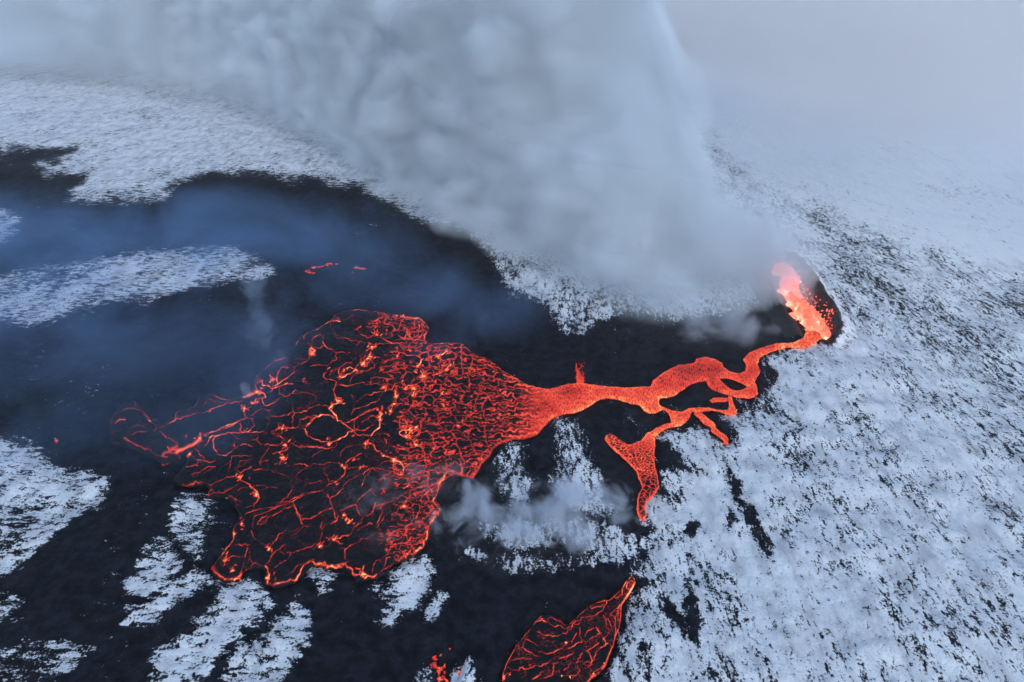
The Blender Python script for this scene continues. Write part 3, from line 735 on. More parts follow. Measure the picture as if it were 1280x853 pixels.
def fan_heat():
    M = Map(120, 375, 712, 745, 2.5)
    X, Y = M.X, M.Y
    inside = sdf(X, Y, FAN)
    # flow lines spread from the neck: long thin plates torn along the flow, coarser downstream
    fx, fy = 780.0, 500.0
    wx = (fbm(X / 9, Y / 9, 3, 81) - 0.5) * 9; wy = (fbm(X / 7, Y / 7, 3, 91) - 0.5) * 7
    rho = np.hypot(X - fx + wx * .6, (Y - fy + wy) * 1.15) + 1e-3
    ang = np.arctan2(Y - fy + wy, fx - X)
    Vv = ang * 12.5 * (rho / 60) ** 0.75
    zz = rho / 8.0
    Vw = Vv + 1.5 * (fbm(X / 8, Y / 5, 3, 107) - 0.5) + 1.3 * (fbm(X / 34, Y / 22, 2, 109) - 0.5)
    near = smooth(590, 690, X + 0.25 * np.abs(Y - 500))                 # 1 at the neck
    e = np.abs(Vw - np.floor(Vw) - 0.5)
    rv = VALS[(np.floor(Vw).astype(int) * 37 + np.floor(zz * 0.35).astype(int) * 101) & 4095]
    wid = 0.125 + 0.085 * near
    edge = np.exp(-(e / wid) ** 2) * smooth(0.18, 0.34, fbm(X / 12 + 3, Y / 4, 3, 108) + 0.12 * near)
    e4, _ = voronoi_edge(Vw * 0.45, rho / 18.0, 0.95, 127)
    edge = np.maximum(edge, 0.85 * np.exp(-(e4 / 0.06) ** 2) * (1 - 0.7 * near))
    right = smooth(425, 560, X + (fbm(X / 40, Y / 40, 3, 7) - 0.5) * 70)
    base = edge * (0.68 + 0.12 * rv)
    h1 = base * smooth(-0.10, 0.12, right - 0.15 - 0.7 * fbm(X / 16, Y / 8, 3, 143)) * (0.75 + 0.35 * fbm(X / 18, Y / 18, 3, 113))
    glow = 0.20 * near * smooth(560, 680, X)
    h1 = h1 + glow
    h1 = h1 * (1 + 0.22 * smooth(14, 0, inside) * smooth(540, 600, X))
    rim = 0.66 * np.exp(-(inside / 1.9) ** 2) * smooth(530, 580, X)
    h1 = np.minimum(h1, 0.80)
    k = smooth(635, 698, X)
    h1 = h1 * (1 - k) + k * outline_heat(None, X, Y, np.maximum(inside, 1.0), 0.0, 2.6, 301)
    h1 = np.maximum(h1, rim * (0.7 + 0.6 * fbm(X / 6, Y / 6, 2, 119)))
    # thin web in the plates downstream
    e2, rv2 = voronoi_edge(X / 20 + wx / 12, Y / 12 + wy / 9, 0.95, 77)
    web = np.exp(-(e2 / 0.035) ** 2) * smooth(0.45, 0.62, fbm(X / 26, Y / 20, 3, 131)) * 0.34 * (1 - right) * smooth(260, 360, X)
    e3, rv3 = voronoi_edge(X / 9 + wx / 10, Y / 5.5 + wy / 9, 0.95, 177)
    web2 = np.exp(-(e3 / 0.09) ** 2) * smooth(0.50, 0.62, fbm(X / 30 + 9, Y / 22, 3, 151)) * 0.5 * smooth(400, 500, X) * (1 - right)
    M.a = np.maximum(np.maximum(h1, web), web2)
    for w, pts in CR:
        wp = wiggle(pts, 3.0, 0.75)
        if w > 0.755: HOT.append(wp)
        stamp(M, wp, 0.36 + 0.36 * (w - 0.4), w * 1.28, 0.40)
        if w > 0.57:
            for _ in range(1):                                          # short torn side branches
                q = random.choice(pts); a = random.random() * 6.28; L = random.uniform(4, 13)
                stamp(M, wiggle([q[:2], (q[0] + L * math.cos(a), q[1] + 0.6 * L * math.sin(a))], 2.5, 0.8), 0.5, w * 0.72, 0.4)
    for wp in HOT:
        stamp(M, wp, 0.6, 0.95, 0.6)
    for pts, w, h in THICK:
        stamp(M, wiggle(pts, 3.0, 0.5), w, h, 0.12)
    for reg, (sx, sy, sr) in SPOTS:                                       # hot halo round each upwelling
        (qx, qy), = Z(reg, [(sx, sy)])
        r = sr / ZS * 1.25
        for _ in range(6 if sr >= 9 else 2):
            ax, ay = qx + random.gauss(0, 3.2), qy + random.gauss(0, 3.0); an = random.gauss(0.9, 0.5); L = random.uniform(1.5, 5)
            stamp(M, wiggle([(ax, ay), (ax + L * math.cos(an), ay - L * math.sin(an))], 1.5, 0.5), 0.62, random.uniform(0.72, 0.97), 0.4)
        qa = RNG.random() * 3.14; ca, sa = math.cos(qa), math.sin(qa)
        d = np.hypot(((X - qx) * ca + (Y - qy) * sa) * 0.75, (-(X - qx) * sa + (Y - qy) * ca) * 1.3) / r + 1.1 * (fbm(X / 2.2, Y / 2.2, 2, 301) - 0.5)
        M.a = np.maximum(M.a, 0.97 * np.exp(-np.clip(d, 0, 9) ** 2))
    M.a *= smooth(-1.2, 1.0, inside)
    return M


CELL_PX = 0.75


def lava_sheet(name, poly, parent, zbase, thick, heatfn, cell, holes=(), mat=None, zslope=None):
    """a sheet of lava with rounded edges cut to a traced outline, its heat per vertex"""
    wx, wy = unproj(*np.array(poly).T, 0.3)
    x0, x1, y0, y1 = wx.min() - 1, wx.max() + 1, wy.min() - 1, wy.max() + 1
    cx, cyy = cell
    nx = int((x1 - x0) / cx) + 2; ny = int((y1 - y0) / cyy) + 2
    X, Y = np.meshgrid(x0 + np.arange(nx) * cx, y0 + np.arange(ny) * cyy)
    px, py = proj(X, Y, 0.3)
    B = Map(px.min() - 2, py.min() - 2, px.max() + 2, py.max() + 2, 2.0)
    S = sdf(B.X + (fbm(B.X / 5, B.Y / 4, 3, 203) - .5) * 2.0, B.Y + (fbm(B.X / 5, B.Y / 4, 3, 211) - .5) * 1.6, poly)
    for hpoly in holes:
        S = np.minimum(S, -sdf(B.X, B.Y, hpoly))
    sd = B.sample(px, py, S)
    gy, gx = np.gradient(S, 1 / B.s)
    gxs = B.sample(px, py, gx); gys = B.sample(px, py, gy)
    keep = (sd > 0)
    c = keep[:-1, :-1] | keep[1:, :-1] | keep[:-1, 1:] | keep[1:, 1:]
    out = sd < 0
    gl = np.maximum(np.hypot(gxs, gys), 0.3)
    qx = np.where(out, px + gxs / gl * (-sd), px); qy = np.where(out, py + gys / gl * (-sd), py)
    ux, uy = unproj(qx, qy, 0.3)
    X = np.where(out, ux, X); Y = np.where(out, uy, Y)
    ins = np.maximum(sd, 0)
    heat = np.clip(heatfn(qx, qy, ins), 0, 1)
    dome = 1 - np.exp(-ins / 2.0)
    Zv = zbase + thick * dome + (fbm(X / 1.7, Y / 1.7, 3, 231) - 0.5) * 0.25 * dome + (fbm(X / 9, Y / 9, 2, 241) - 0.5) * 0.5 * dome - 0.22 * smooth(0.2, 0.7, heat) * dome
    idx = np.arange(nx * ny).reshape(ny, nx)
    F = np.stack([idx[:-1, :-1], idx[:-1, 1:], idx[1:, 1:], idx[1:, :-1]], -1)[c]
    used = np.unique(F); remap = np.full(nx * ny, -1); remap[used] = np.arange(len(used))
    V = np.stack([X, Y, Zv], -1).reshape(-1, 3)[used]
    return mesh(name, V, remap[F], mat or M_LAVA, parent, {'melt_heat': heat.ravel()[used]})


FM = fan_heat()
fan = empty('lava_fan', (*[float(v) for v in unproj(500, 540)], 0))
tag(fan, 'wide fan of black crusted lava laced with glowing orange cracks', 'lava flow')
lava_sheet('crust', FAN, fan, -0.15, 1.1, lambda px, py, ins: FM.sample(px, py), (0.17, 0.24))

# upwellings of brighter melt on the fan, each a lumpy mound of its own


def mound(name, pxc, pyc, rpx, parent, zb=0.5, heat=1.0, stretch=1.0, mat=None, jag=0.9):
    cx, cy_ = [float(v) for v in unproj(pxc, pyc, 0.6)]
    d = math.hypot(math.hypot(cx, cy_), CAM_H)
    r = rpx * d / FPX
    nr, na = 6, 20
    V, F, H = [(cx, cy_, zb + r * 0.3)], [], [heat]
    sd = random.random() * 1000
    rot = random.random() * 3.14
    for i in range(1, nr + 1):
        f = i / nr
        for j in range(na):
            a = 2 * math.pi * j / na
            k = 1 + jag * (float(fbm(np.array([math.cos(a) * 1.3 + sd]), np.array([math.sin(a) * 1.3]), 3, 5)[0]) - 0.5) * 2
            ex, ey = math.cos(a) * stretch, math.sin(a) * 1.35
            x = cx + r * f * k * (ex * math.cos(rot) - ey * math.sin(rot)); y = cy_ + r * f * k * (ex * math.sin(rot) + ey * math.cos(rot))
            V.append((x, y, zb + r * 0.3 * (1 - f * f) - 0.25 * f ** 4 + random.gauss(0, 0.05 * r)))
            H.append(heat * (1 - 0.34 * f ** 2) + random.gauss(0, 0.08))
    for j in range(na):
        F.append((0, 1 + j, 1 + (j + 1) % na))
    for i in range(nr - 1):
        for j in range(na):
            a = 1 + i * na + j; b = 1 + i * na + (j + 1) % na
            F.append((a, a + na, b + na, b))
    return mesh(name, V, F, mat or M_LAVA, parent, {'melt_heat': np.clip(H, 0, 1)})


for reg, (sx, sy, sr) in SPOTS:
    if sr < 9: continue
    (qx, qy), = Z(reg, [(sx, sy)])
    mound('upwelling', qx, qy, sr / ZS * random.uniform(0.65, 0.9), fan, 1.0, random.uniform(0.96, 1.08), random.uniform(0.45, 1.0), jag=1.7)

river = empty('lava_channel', (*[float(v) for v in unproj(880, 470)], 0))
tag(river, 'winding orange lava river running from the fountain down to the fan', 'lava flow')


def river_heat(px, py, ins):
    ins = np.maximum(ins, 9 * smooth(722, 704, px))
    bend = smooth(905, 945, px)
    h = outline_heat(None, px, py, ins, 0.0, 2.6, 301) * (1 - bend) + outline_heat(None, px, py, ins, 1.0, 2.2, 321) * bend
    film = np.exp(-(((px - 868) / 26) ** 2 + ((py - 465) / 8) ** 2)) * 0.17 + np.exp(-(((px - 890) / 14) ** 2 + ((py - 484) / 10) ** 2)) * 0.12 + np.exp(-(((px - 712) / 18) ** 2 + ((py - 490) / 7) ** 2)) * 0.14
    hotter = 0.05 * smooth(850, 760, px) * smooth(700, 740, px) + 0.08 * smooth(940, 1000, px) + 0.04 * smooth(485, 505, py)
    return h - film + hotter


lava_sheet('melt', CHANNEL, river, 0.0, 0.9, river_heat, (0.17, 0.26), holes=[ISLAND])
lava_sheet('side_stream', LOOP, river, -0.05, 0.8, lambda px, py, ins: outline_heat(None, px, py, ins, 0.6, 2.0, 341) + 0.02, (0.15, 0.22))
lava_sheet('stub', STUB, river, -0.05, 0.75, lambda px, py, ins: outline_heat(None, px, py, ins, 0.0, 2.0, 351) - 0.05, (0.15, 0.22))

lobe = empty('lava_lobe', (*[float(v) for v in unproj(805, 580)], 0))
tag(lobe, 'forked red lava tongue ending in a thumb and a pinched toe', 'lava flow')


def lobe_heat(px, py, ins):
    up = outline_heat(None, px, py, ins, -0.7, 2.3, 361) + 0.04
    wx = (fbm(px / 8, py / 8, 3, 371) - 0.5) * 7; wy = (fbm(px / 8, py / 8, 3, 381) - 0.5) * 6
    e, rv = voronoi_edge((px + wx) / 5.5, (py + wy) / 2.7, 0.95, 391)
    e2, rv2 = voronoi_edge((px + wx) / 6.5, (py + wy) / 4.6, 0.9, 395)
    low = smooth(540, 580, py); toe = smooth(590, 606, py)
    thumb = smooth(795, 775, px) * smooth(535, 545, py)
    lines = (np.exp(-(e / 0.17) ** 2) * 0.70 + 0.16) * (1 - toe) + (np.exp(-(e2 / 0.12) ** 2) * 0.74) * toe
    lines = np.maximum(lines, 0.76 * np.exp(-(np.maximum(ins - 0.6, 0) / 1.3) ** 2))
    k = np.maximum(low, thumb)
    h = up * (1 - k) + lines * k
    return np.maximum(h, 0.95 * np.exp(-(((px - 805) / 2.5) ** 2 + ((py - 648) / 2) ** 2)))


lava_sheet('crust', LOBE, lobe, -0.03, 1.0, lobe_heat, (0.14, 0.19))

finger = empty('lava_lobe', (*[float(v) for v in unproj(890, 532)], 0))
tag(finger, 'short orange lava finger reaching into the snow beside the channel bend', 'lava flow')
lava_sheet('crust', FINGER, finger, 0.0, 0.8, lambda px, py, ins: outline_heat(None, px, py, ins, 0.7, 1.9, 401, 0.0) - 0.03 + 0.12 * np.exp(-((px - 890) ** 2 + (py - 531) ** 2) / 12), (0.14, 0.2))

PM = Map(600, 690, 820, 900, 3.0)
_ins = sdf(PM.X, PM.Y, POOL)
for w, pts in POOL_CR:
    stamp(PM, wiggle(pts, 2.6, 0.85), 0.62, w * 1.22, 0.35)
    for _ in range(2):
        q = random.choice(pts); a = random.random() * 6.28; L = random.uniform(4, 11)
        stamp(PM, wiggle([q, (q[0] + L * math.cos(a), q[1] + 0.6 * L * math.sin(a))], 2.5, 0.8), 0.5, w * 0.6, 0.4)
PM.a = np.maximum(PM.a, 0.88 * np.exp(-((_ins - 1.1) / 0.75) ** 2) * smooth(0.2, 0.5, fbm(PM.X / 5, PM.Y / 5, 3, 461)))
stamp(PM, wiggle(Z(9, [(870, 298), (890, 278), (940, 232), (972, 178), (1000, 150), (1028, 152), (1038, 185), (1010, 240), (975, 295)]), 3.0, 0.2), 1.2, 0.88, 0.08)
_e, _r = voronoi_edge(PM.X / 9 + (fbm(PM.X / 8, PM.Y / 8, 3, 7) - .5) * 1.2, PM.Y / 6 + (fbm(PM.X / 8, PM.Y / 8, 3, 9) - .5) * 1.2, 0.95, 411)
PM.a = np.maximum(PM.a, np.exp(-(_e / 0.05) ** 2) * 0.52 * smooth(0.44, 0.54, fbm(PM.X / 20, PM.Y / 20, 3, 421)))
PM.a += 0.34 * np.exp(-(((PM.X - 787) / 7) ** 2 + ((PM.Y - 735) / 16) ** 2))
PM.a *= smooth(-1.2, 0.8, _ins)
pool = empty('lava_lobe', (*[float(v) for v in unproj(705, 800)], 0))
tag(pool, 'leaf shaped lava lobe with a thin stalk, cut by the picture bottom', 'lava flow')
lava_sheet('crust', POOL, pool, 0.0, 1.0, lambda px, py, ins: PM.sample(px, py), (0.075, 0.10))
for sx, sy, sr in ((575, 600, 9), (600, 830, 13), (160, 830, 12), (545, 822, 8), (200, 812, 6), (755, 805, 7), (830, 735, 6)):
    (qx, qy), = Z(9, [(sx, sy)])
    mound('upwelling', qx, qy, sr / ZS * 0.8, pool, 1.1, 0.95)

# small breakouts on the dark field ------------------------------------------------
def breakout(label, pts, zb=-1.2):
    cx, cy_ = unproj(*np.mean([p[:2] for p in pts], 0), 0.3)
    e = empty('lava_breakout', (float(cx), float(cy_), 0))
    tag(e, label, 'lava', 'small lava breakouts on the dark field')
    for x, y, r in pts:
        mound('ember', x, y, r, e, zb + 0.6, random.uniform(0.58, 0.84), random.uniform(0.5, 1.6), jag=1.8)


breakout('arc of red embers on the dark field beyond the fan', [(382, 336, 1.4), (386, 334.5, 1.1), (391, 331.5, 1.5), (395, 330.5, 1.6), (399, 330.5, 1.8), (403, 329.5, 1.6), (408, 328, 1.8), (411, 326.5, 2.0), (414, 327.5, 1.5), (420.5, 327, 1.2), (387, 337, 1.2), (391.5, 338, 1.0)])
breakout('single short red ember streak right of the ember arc', [(445, 331.3, 1.6), (448.5, 332, 1.6), (452.5, 332.5, 1.5), (455, 332.5, 1.1), (440, 336.5, 0.9)])
breakout('lone red dot of lava near the edge of the snow patch', [(68, 546.5, 1.3), (69, 547.5, 0.9)])
breakout('cluster of orange lava splashes among snow crumbs beside the leaf shaped lobe', [(543, 816, 1.8), (544, 819, 1.2), (550, 814, 1.0), (543, 824, 1.5), (544, 828, 1.8), (548, 831, 2.2), (551, 830, 2.4), (555, 827, 1.8), (547, 833.5, 2.0), (538, 826, 1.0), (539, 829, 0.9), (550, 845, 2.2), (554, 841, 2.0), (549, 850, 2.0), (557, 845, 1.6), (562, 806, 0.9), (577, 816, 1.2), (578, 828, 0.9), (574, 835, 1.6), (555, 836, 1.2)])

# the fissure: rampart, pool and curtain of fire --------------------------------------
def rampart():
    e = empty('spatter_rampart', (*[float(v) for v in unproj(1045, 400)], 0))
    tag(e, 'dark snow dusted spatter rampart curving round the fire fountain', 'crater rim')
    path = [(996, 424, 1.5), (990, 412, 3.0), (976, 396, 3.5), (962, 372, 3.5), (955, 350, 3.5), (957, 333, 4), (970, 322, 4), (988, 324, 4.5), (1003, 338, 5), (1016, 358, 5.5), (1029, 380, 5.5), (1041, 400, 5.5), (1047, 414, 4.5), (1046, 427, 3), (1036, 432, 1.5)]
    P = np.array(path); n = 150
    t = np.linspace(0, len(P) - 1, n)
    px = np.interp(t, np.arange(len(P)), P[:, 0]); py = np.interp(t, np.arange(len(P)), P[:, 1]); hh = np.interp(t, np.arange(len(P)), P[:, 2])
    k = np.ones(7) / 7
    px = np.convolve(np.pad(px, 3, 'edge'), k, 'valid'); py = np.convolve(np.pad(py, 3, 'edge'), k, 'valid')
    X, Y = unproj(px, py, 0.0)
    tx, ty = np.gradient(X), np.gradient(Y); L = np.hypot(tx, ty); nx, ny = -ty / L, tx / L     # left of travel = outside
    prof = np.array([(-5.5, -0.6), (-4.2, 0.25), (-3.0, 0.62), (-1.8, 0.85), (-0.8, 0.98), (0.0, 1.0), (1.2, 0.9), (2.6, 0.66), (4.2, 0.42), (6.0, 0.2), (8.0, 0.03), (10, -0.3)])
    us = np.linspace(0, len(prof) - 1, 46)
    off = np.interp(us, np.arange(len(prof)), prof[:, 0]); hz = np.interp(us, np.arange(len(prof)), prof[:, 1])
    A = off[None, :]; ang_s = hh[:, None] / 7.0
    gx = X[:, None] + nx[:, None] * A * (0.45 + 0.55 * ang_s); gy = Y[:, None] + ny[:, None] * A * (0.45 + 0.55 * ang_s)
    gz = hh[:, None] * hz[None, :] + (fbm(gx / 4, gy / 4, 4, 501) - 0.5) * 2.2 * np.clip(hz[None, :] + .2, 0, 1) - 0.3
    snow = np.where(off[None, :] < 0.3, -1.0, np.clip(off[None, :] / 3 - 0.4, -1, 0.22)) + 0 * gx
    snow = np.where((t[:, None] < 7), np.minimum(snow, -0.6), snow)
    V = np.stack([gx, gy, gz], -1).reshape(-1, 3)
    m = len(us); idx = np.arange(n * m).reshape(n, m)
    F = np.stack([idx[:-1, :-1], idx[1:, :-1], idx[1:, 1:], idx[:-1, 1:]], -1).reshape(-1, 4)
    mesh('rim', V, F, M_CONE, e, {'snow': snow.ravel()})


rampart()

fountain = empty('lava_fountain', (*[float(v) for v in unproj(1005, 385)], 0))
tag(fountain, 'curtain of pink and orange lava fountains along the smoking fissure', 'lava fountain')
FIS = [(962, 335), (976, 337), (986, 340), (995, 350), (1000, 365), (1002, 382), (1014, 388), (1021, 397), (1033, 408), (1041, 424), (1026, 422), (1012, 412), (1005, 405), (994, 394), (985, 379), (975, 362), (972, 348)]
lava_sheet('lava_pool', FIS, fountain, 0.2, 1.0, lambda px, py, ins: 0.45 + 0.5 * fbm(px / 5, py / 5, 3, 511), (0.35, 0.6), mat=M_FIRE)


def jet(pxb, pyb, h, r, parent, name='jet', mat=None, lean=(0, 0), heat=(0.75, 0.35)):
    """a ragged plume of molten lava: a lumpy column tapering up, torn at the top"""
    bx, by = [float(v) for v in unproj(pxb, pyb, 0.3)]
    V, F, H = [], [], []
    nz, na = 16, 14
    sd = random.random() * 500
    for i in range(nz + 1):
        f = i / nz
        rr = r * (1.0 - 0.72 * f) * (1 + 0.25 * math.sin(f * 7 + sd))
        if i == nz: rr *= 0.15
        for j in range(na):
            a = 2 * math.pi * j / na
            k = 1 + 0.8 * (float(fbm(np.array([math.cos(a) * 1.6 + sd + f * 3]), np.array([math.sin(a) * 1.6 + f * 4 + sd * .3]), 3, 9)[0]) - 0.5)
            V.append((bx + lean[0] * f * f * h + rr * k * math.cos(a), by + lean[1] * f * f * h + rr * k * math.sin(a), -0.2 + h * f * (0.9 + 0.2 * k * f)))
            H.append(heat[0] + (heat[1] - heat[0]) * f + random.gauss(0, 0.06))
    for i in range(nz):
        for j in range(na):
            a = i * na + j; b = i * na + (j + 1) % na
            F.append((a, b, b + na, a + na))
    F.append(tuple(range(nz * na, nz * na + na)))
    return mesh(name, V, F, mat or M_FIRE, parent, {'melt_heat': np.clip(H, 0, 1)})


JETS = [(970, 343, 5, 2.6), (978, 346, 6, 3.6), (984, 353, 7, 4.0), (990, 352, 6, 3.4), (984, 364, 6, 3.2), (992, 368, 6, 3.2), (990, 380, 5, 2.6), (997, 385, 4.5, 2.4), (998, 394, 5, 2.8), (1006, 396, 6.5, 3.0),
        (1010, 404, 6, 2.8), (1016, 403, 6.5, 2.8), (1022, 409, 6, 2.6), (1028, 415, 5, 2.4), (1034, 420, 4, 2.0), (1014, 412, 4, 2.4)]
for x, y, h, r in JETS:
    jet(x, y, h, r, fountain, lean=(-0.25, 0.1), heat=(0.80, 0.55))


def droplets(name, parent, n, pathpts, zmax, spread, rmin, rmax, mat, heat):
    V, F, H = [], [], []
    for _ in range(n):
        i = random.randrange(len(pathpts) - 1); f = random.random()
        qx = pathpts[i][0] * (1 - f) + pathpts[i + 1][0] * f; qy = pathpts[i][1] * (1 - f) + pathpts[i + 1][1] * f
        x, y = [float(v) for v in unproj(qx, qy, 0.3)]
        x += random.gauss(0, spread); y += random.gauss(0, spread); z = 0.3 + zmax * random.random() ** 1.6
        r = random.uniform(rmin, rmax); b = len(V)
        for d in ((1, 0, 0), (-1, 0, 0), (0, 1, 0), (0, -1, 0), (0, 0, 1.6), (0, 0, -1.4)):
            V.append((x + d[0] * r * random.uniform(.7, 1.3), y + d[1] * r * random.uniform(.7, 1.3), z + d[2] * r)); H.append(heat + random.gauss(0, .12))
        F += [(b, b + 2, b + 4), (b + 2, b + 1, b + 4), (b + 1, b + 3, b + 4), (b + 3, b, b + 4), (b + 2, b, b + 5), (b + 1, b + 2, b + 5), (b + 3, b + 1, b + 5), (b, b + 3, b + 5)]
    o = mesh(name, V, F, mat, parent, {'melt_heat': np.clip(H, 0, 1)})
    o['kind'] = 'stuff'
    return o


droplets('spatter', fountain, 420, [(968, 341), (985, 352), (992, 375), (1005, 398), (1020, 408), (1034, 420)], 9.0, 2.0, 0.10, 0.34, M_FIRE, 0.5)

spout = empty('lava_spout', (*[float(v) for v in unproj(725, 479)], 0))
tag(spout, 'thin red lava spout leaping from the far bank of the channel', 'lava fountain')
for dx, dy, h, r, ln in ((0, 0, 5.0, 0.85, (-0.12, 0)), (-2, 0, 7.2, 0.6, (-0.16, 0)), (2.5, 0, 4.0, 0.6, (0.05, 0)), (-1, 0, 6.0, 0.5, (-0.25, 0))):
    jet(725 + dx, 479 + dy, h, r, spout, 'jet', M_LAVA, ln, (0.72, 0.48))
droplets('spatter', spout, 70, [(721, 478), (728, 479)], 8.0, 0.55, 0.08, 0.2, M_LAVA, 0.55)

# ----------------------------------------------------------------------------
# smoke, steam and haze
# ----------------------------------------------------------------------------
def film_surface(t, amount=0.004):
    """an almost clear skin on a cloud hull, giving the volume a surface"""
    mixs = t.n('ShaderNodeMixShader')
    mixs.inputs[0].default_value = amount
    t.l(t.n('ShaderNodeBsdfTransparent').outputs[0], mixs.inputs[1])
    t.l(t.n('ShaderNodeBsdfDiffuse').outputs[0], mixs.inputs[2])
    t.l(mixs.outputs[0], t.out.inputs['Surface'])


def curve(t, x, pts, xmax):
    """piecewise curve of x (0..xmax) as a float curve node; values scaled to 0..1"""
    vmax = max(abs(p[1]) for p in pts) or 1.0
    f = t.n('ShaderNodeFloatCurve')
    c = f.mapping.curves[0]
    while len(c.points) < len(pts): c.points.new(0.5, 0.5)
    for p, (a, b) in zip(c.points, pts):
        p.location = (a / xmax, b / vmax); p.handle_type = 'AUTO_CLAMPED'
    f.mapping.update()
    t.l(t.math('DIVIDE', x, xmax, clamp=True), f.inputs['Value'])
    return t.math('MULTIPLY', f.outputs[0], vmax)


V0 = Vector((*[float(v) for v in unproj(990, 372)], 0.0))
WIND = Vector((-0.60, 0.80, 0)).normalized()
SIDE = Vector((-0.80, -0.60, 0)).normalized()
SMAX = 1000.0
LEAN = 0.8                       # the column leans downwind as it climbs
# against distance along the wind (+12): reach towards the near and the far side, underside
P_NEAR = [(0, 24), (12, 60), (35, 78), (120, 80), (340, 74), (520, 92), (660, 170), (830, 300), (1000, 420)]
P_FAR = [(0, 2), (12, 6), (27, 14), (65, 44), (110, 78), (200, 110), (1000, 260)]
P_BOT = [(0, 0), (100, 0), (250, 2), (350, 5), (600, 14), (1000, 30)]
P_SOFT = [(0, 1), (250, 10), (400, 55), (700, 120), (1000, 140)]
P_ROOF = 176.0


def plume():
    t = NT('eruption_smoke')
    P = t.coord()
    rel = t.vmath('SUBTRACT', P, tuple(V0))
    s = t.dot(rel, tuple(WIND)); n = t.dot(rel, tuple(SIDE))
    z = t.dot(P, (0, 0, 1))
    s = t.math('SUBTRACT', s, t.math('MULTIPLY', t.math('MAXIMUM', t.math('SUBTRACT', z, 15.0), 0.0), LEAN))
    wob = t.noise(P, 1 / 52.0, 1.0, 0.5)
    s = t.math('ADD', t.math('SUBTRACT', s, t.math('MULTIPLY', t.math('MAXIMUM', t.math('SUBTRACT', 0.64, wob), 0.0), 120.0)), 10.0)
    sc = t.math('MAXIMUM', s, 0.0)
    near = curve(t, sc, P_NEAR, SMAX); far = curve(t, sc, P_FAR, SMAX); bot = curve(t, sc, P_BOT, SMAX)
    isn = t.math('GREATER_THAN', n, 0.0)
    w = t.math('ADD', t.math('MULTIPLY', near, isn), t.math('MULTIPLY', far, t.math('SUBTRACT', 1.0, isn)))
    a = t.math('DIVIDE', n, w)
    hz = t.math('SUBTRACT', z, bot)
    up = t.math('DIVIDE', t.math('MAXIMUM', hz, 0.0), P_ROOF)
    dn = t.math('DIVIDE', t.math('MAXIMUM', t.math('MULTIPLY', hz, -1.0), 0.0), t.math('MULTIPLY_ADD', bot, 1.2, 5.0))
    e = t.math('SQRT', t.math('ADD', t.math('MULTIPLY', a, a), t.math('ADD', t.math('POWER', up, 6.0), t.math('MULTIPLY', dn, dn))))
    e = t.math('ADD', e, t.math('MULTIPLY', t.math('MAXIMUM', t.math('MULTIPLY', s, -1.0), 0.0), 0.08))
    # slow billows carry everything along, finer ones curl the edges
    Pn = t.vmath('MULTIPLY', P, (1.0, 1.0, 1.45))
    n1 = t.noise(Pn, 1 / 46.0, 4.0, 0.56, 0.0)
    big = t.math('SUBTRACT', t.math('MULTIPLY', t.math('ABSOLUTE', t.math('SUBTRACT', n1, 0.5)), 1.7), 0.10)
    wide = t.math('DIVIDE', 46.0, t.math('MAXIMUM', w, 22.0))
    e2 = t.math('MULTIPLY_ADD', t.math('MULTIPLY', big, wide), -1.05, e)
    d = t.ss(e2, 0.98, 0.64)
    dens = t.math('MULTIPLY', d, t.lin(n1, 0.3, 0.7, 0.75, 1.2))
    dens = t.math('MULTIPLY', dens, t.lin(sc, 0, 60, 0.06, 0.08))
    dens = t.math('MULTIPLY', dens, t.lin(sc, 300, 720, 1.0, 0.5))
    soft = t.math('DIVIDE', t.math('MAXIMUM', z, 0.0), curve(t, sc, P_SOFT, SMAX))
    dens = t.math('MULTIPLY', dens, t.lin(soft, 0.0, 1.0, 0.05, 1.0))
    v = t.n('ShaderNodeVolumePrincipled')
    v.inputs['Color'].default_value = (0.80, 0.915, 1.0, 1)
    v.inputs['Anisotropy'].default_value = -0.35
    t.l(dens, v.inputs['Density'])
    t.l(v.outputs[0], t.out.inputs['Volume'])
    film_surface(t)
    t.m.cycles.volume_step_rate = PLUME_STEP
    # hull that hugs the plume
    S = np.concatenate([np.linspace(-16, 60, 16), np.linspace(75, 1000, 34)])
    f = lambda pts, x: np.interp(np.maximum(x, 0), *np.array(pts, float).T)
    na = 44; V = []
    for si in S:
        k = 1.0 if si >= 0 else max(0.3, 1 + si / 22)
        wn_, wf, bt = f(P_NEAR, si) * k, f(P_FAR, si) * k, f(P_BOT, si)
        tp = P_ROOF * (1.0 if si >= 0 else max(0.3, 1 + si / 22))
        for j in range(na):
            a = 2 * math.pi * j / na
            c, sn = math.cos(a), math.sin(a)
            c = math.copysign(abs(c) ** 0.55, c)
            zz = bt + tp * 1.02 * max(sn, 0) ** 0.8 - (bt + 1.2) * max(-sn, 0)
            q = V0 + WIND * (si - 12 + LEAN * max(zz - 15, 0)) + SIDE * (c * ((wn_ if c > 0 else wf) * 1.05 + 3))
            V.append([q.x, q.y, zz])
    V = np.array(V)
    F = [(i * na + j, i * na + (j + 1) % na, (i + 1) * na + (j + 1) % na, (i + 1) * na + j) for i in range(len(S) - 1) for j in range(na)]
    F += [tuple(range(na - 1, -1, -1)), tuple(range((len(S) - 1) * na, len(S) * na))]
    o = mesh('smoke_plume', V, F, t.m)
    tag(o, 'huge grey white eruption plume rising from the fire fountain and drifting away', 'smoke plume')


PLUME_STEP = 0.10


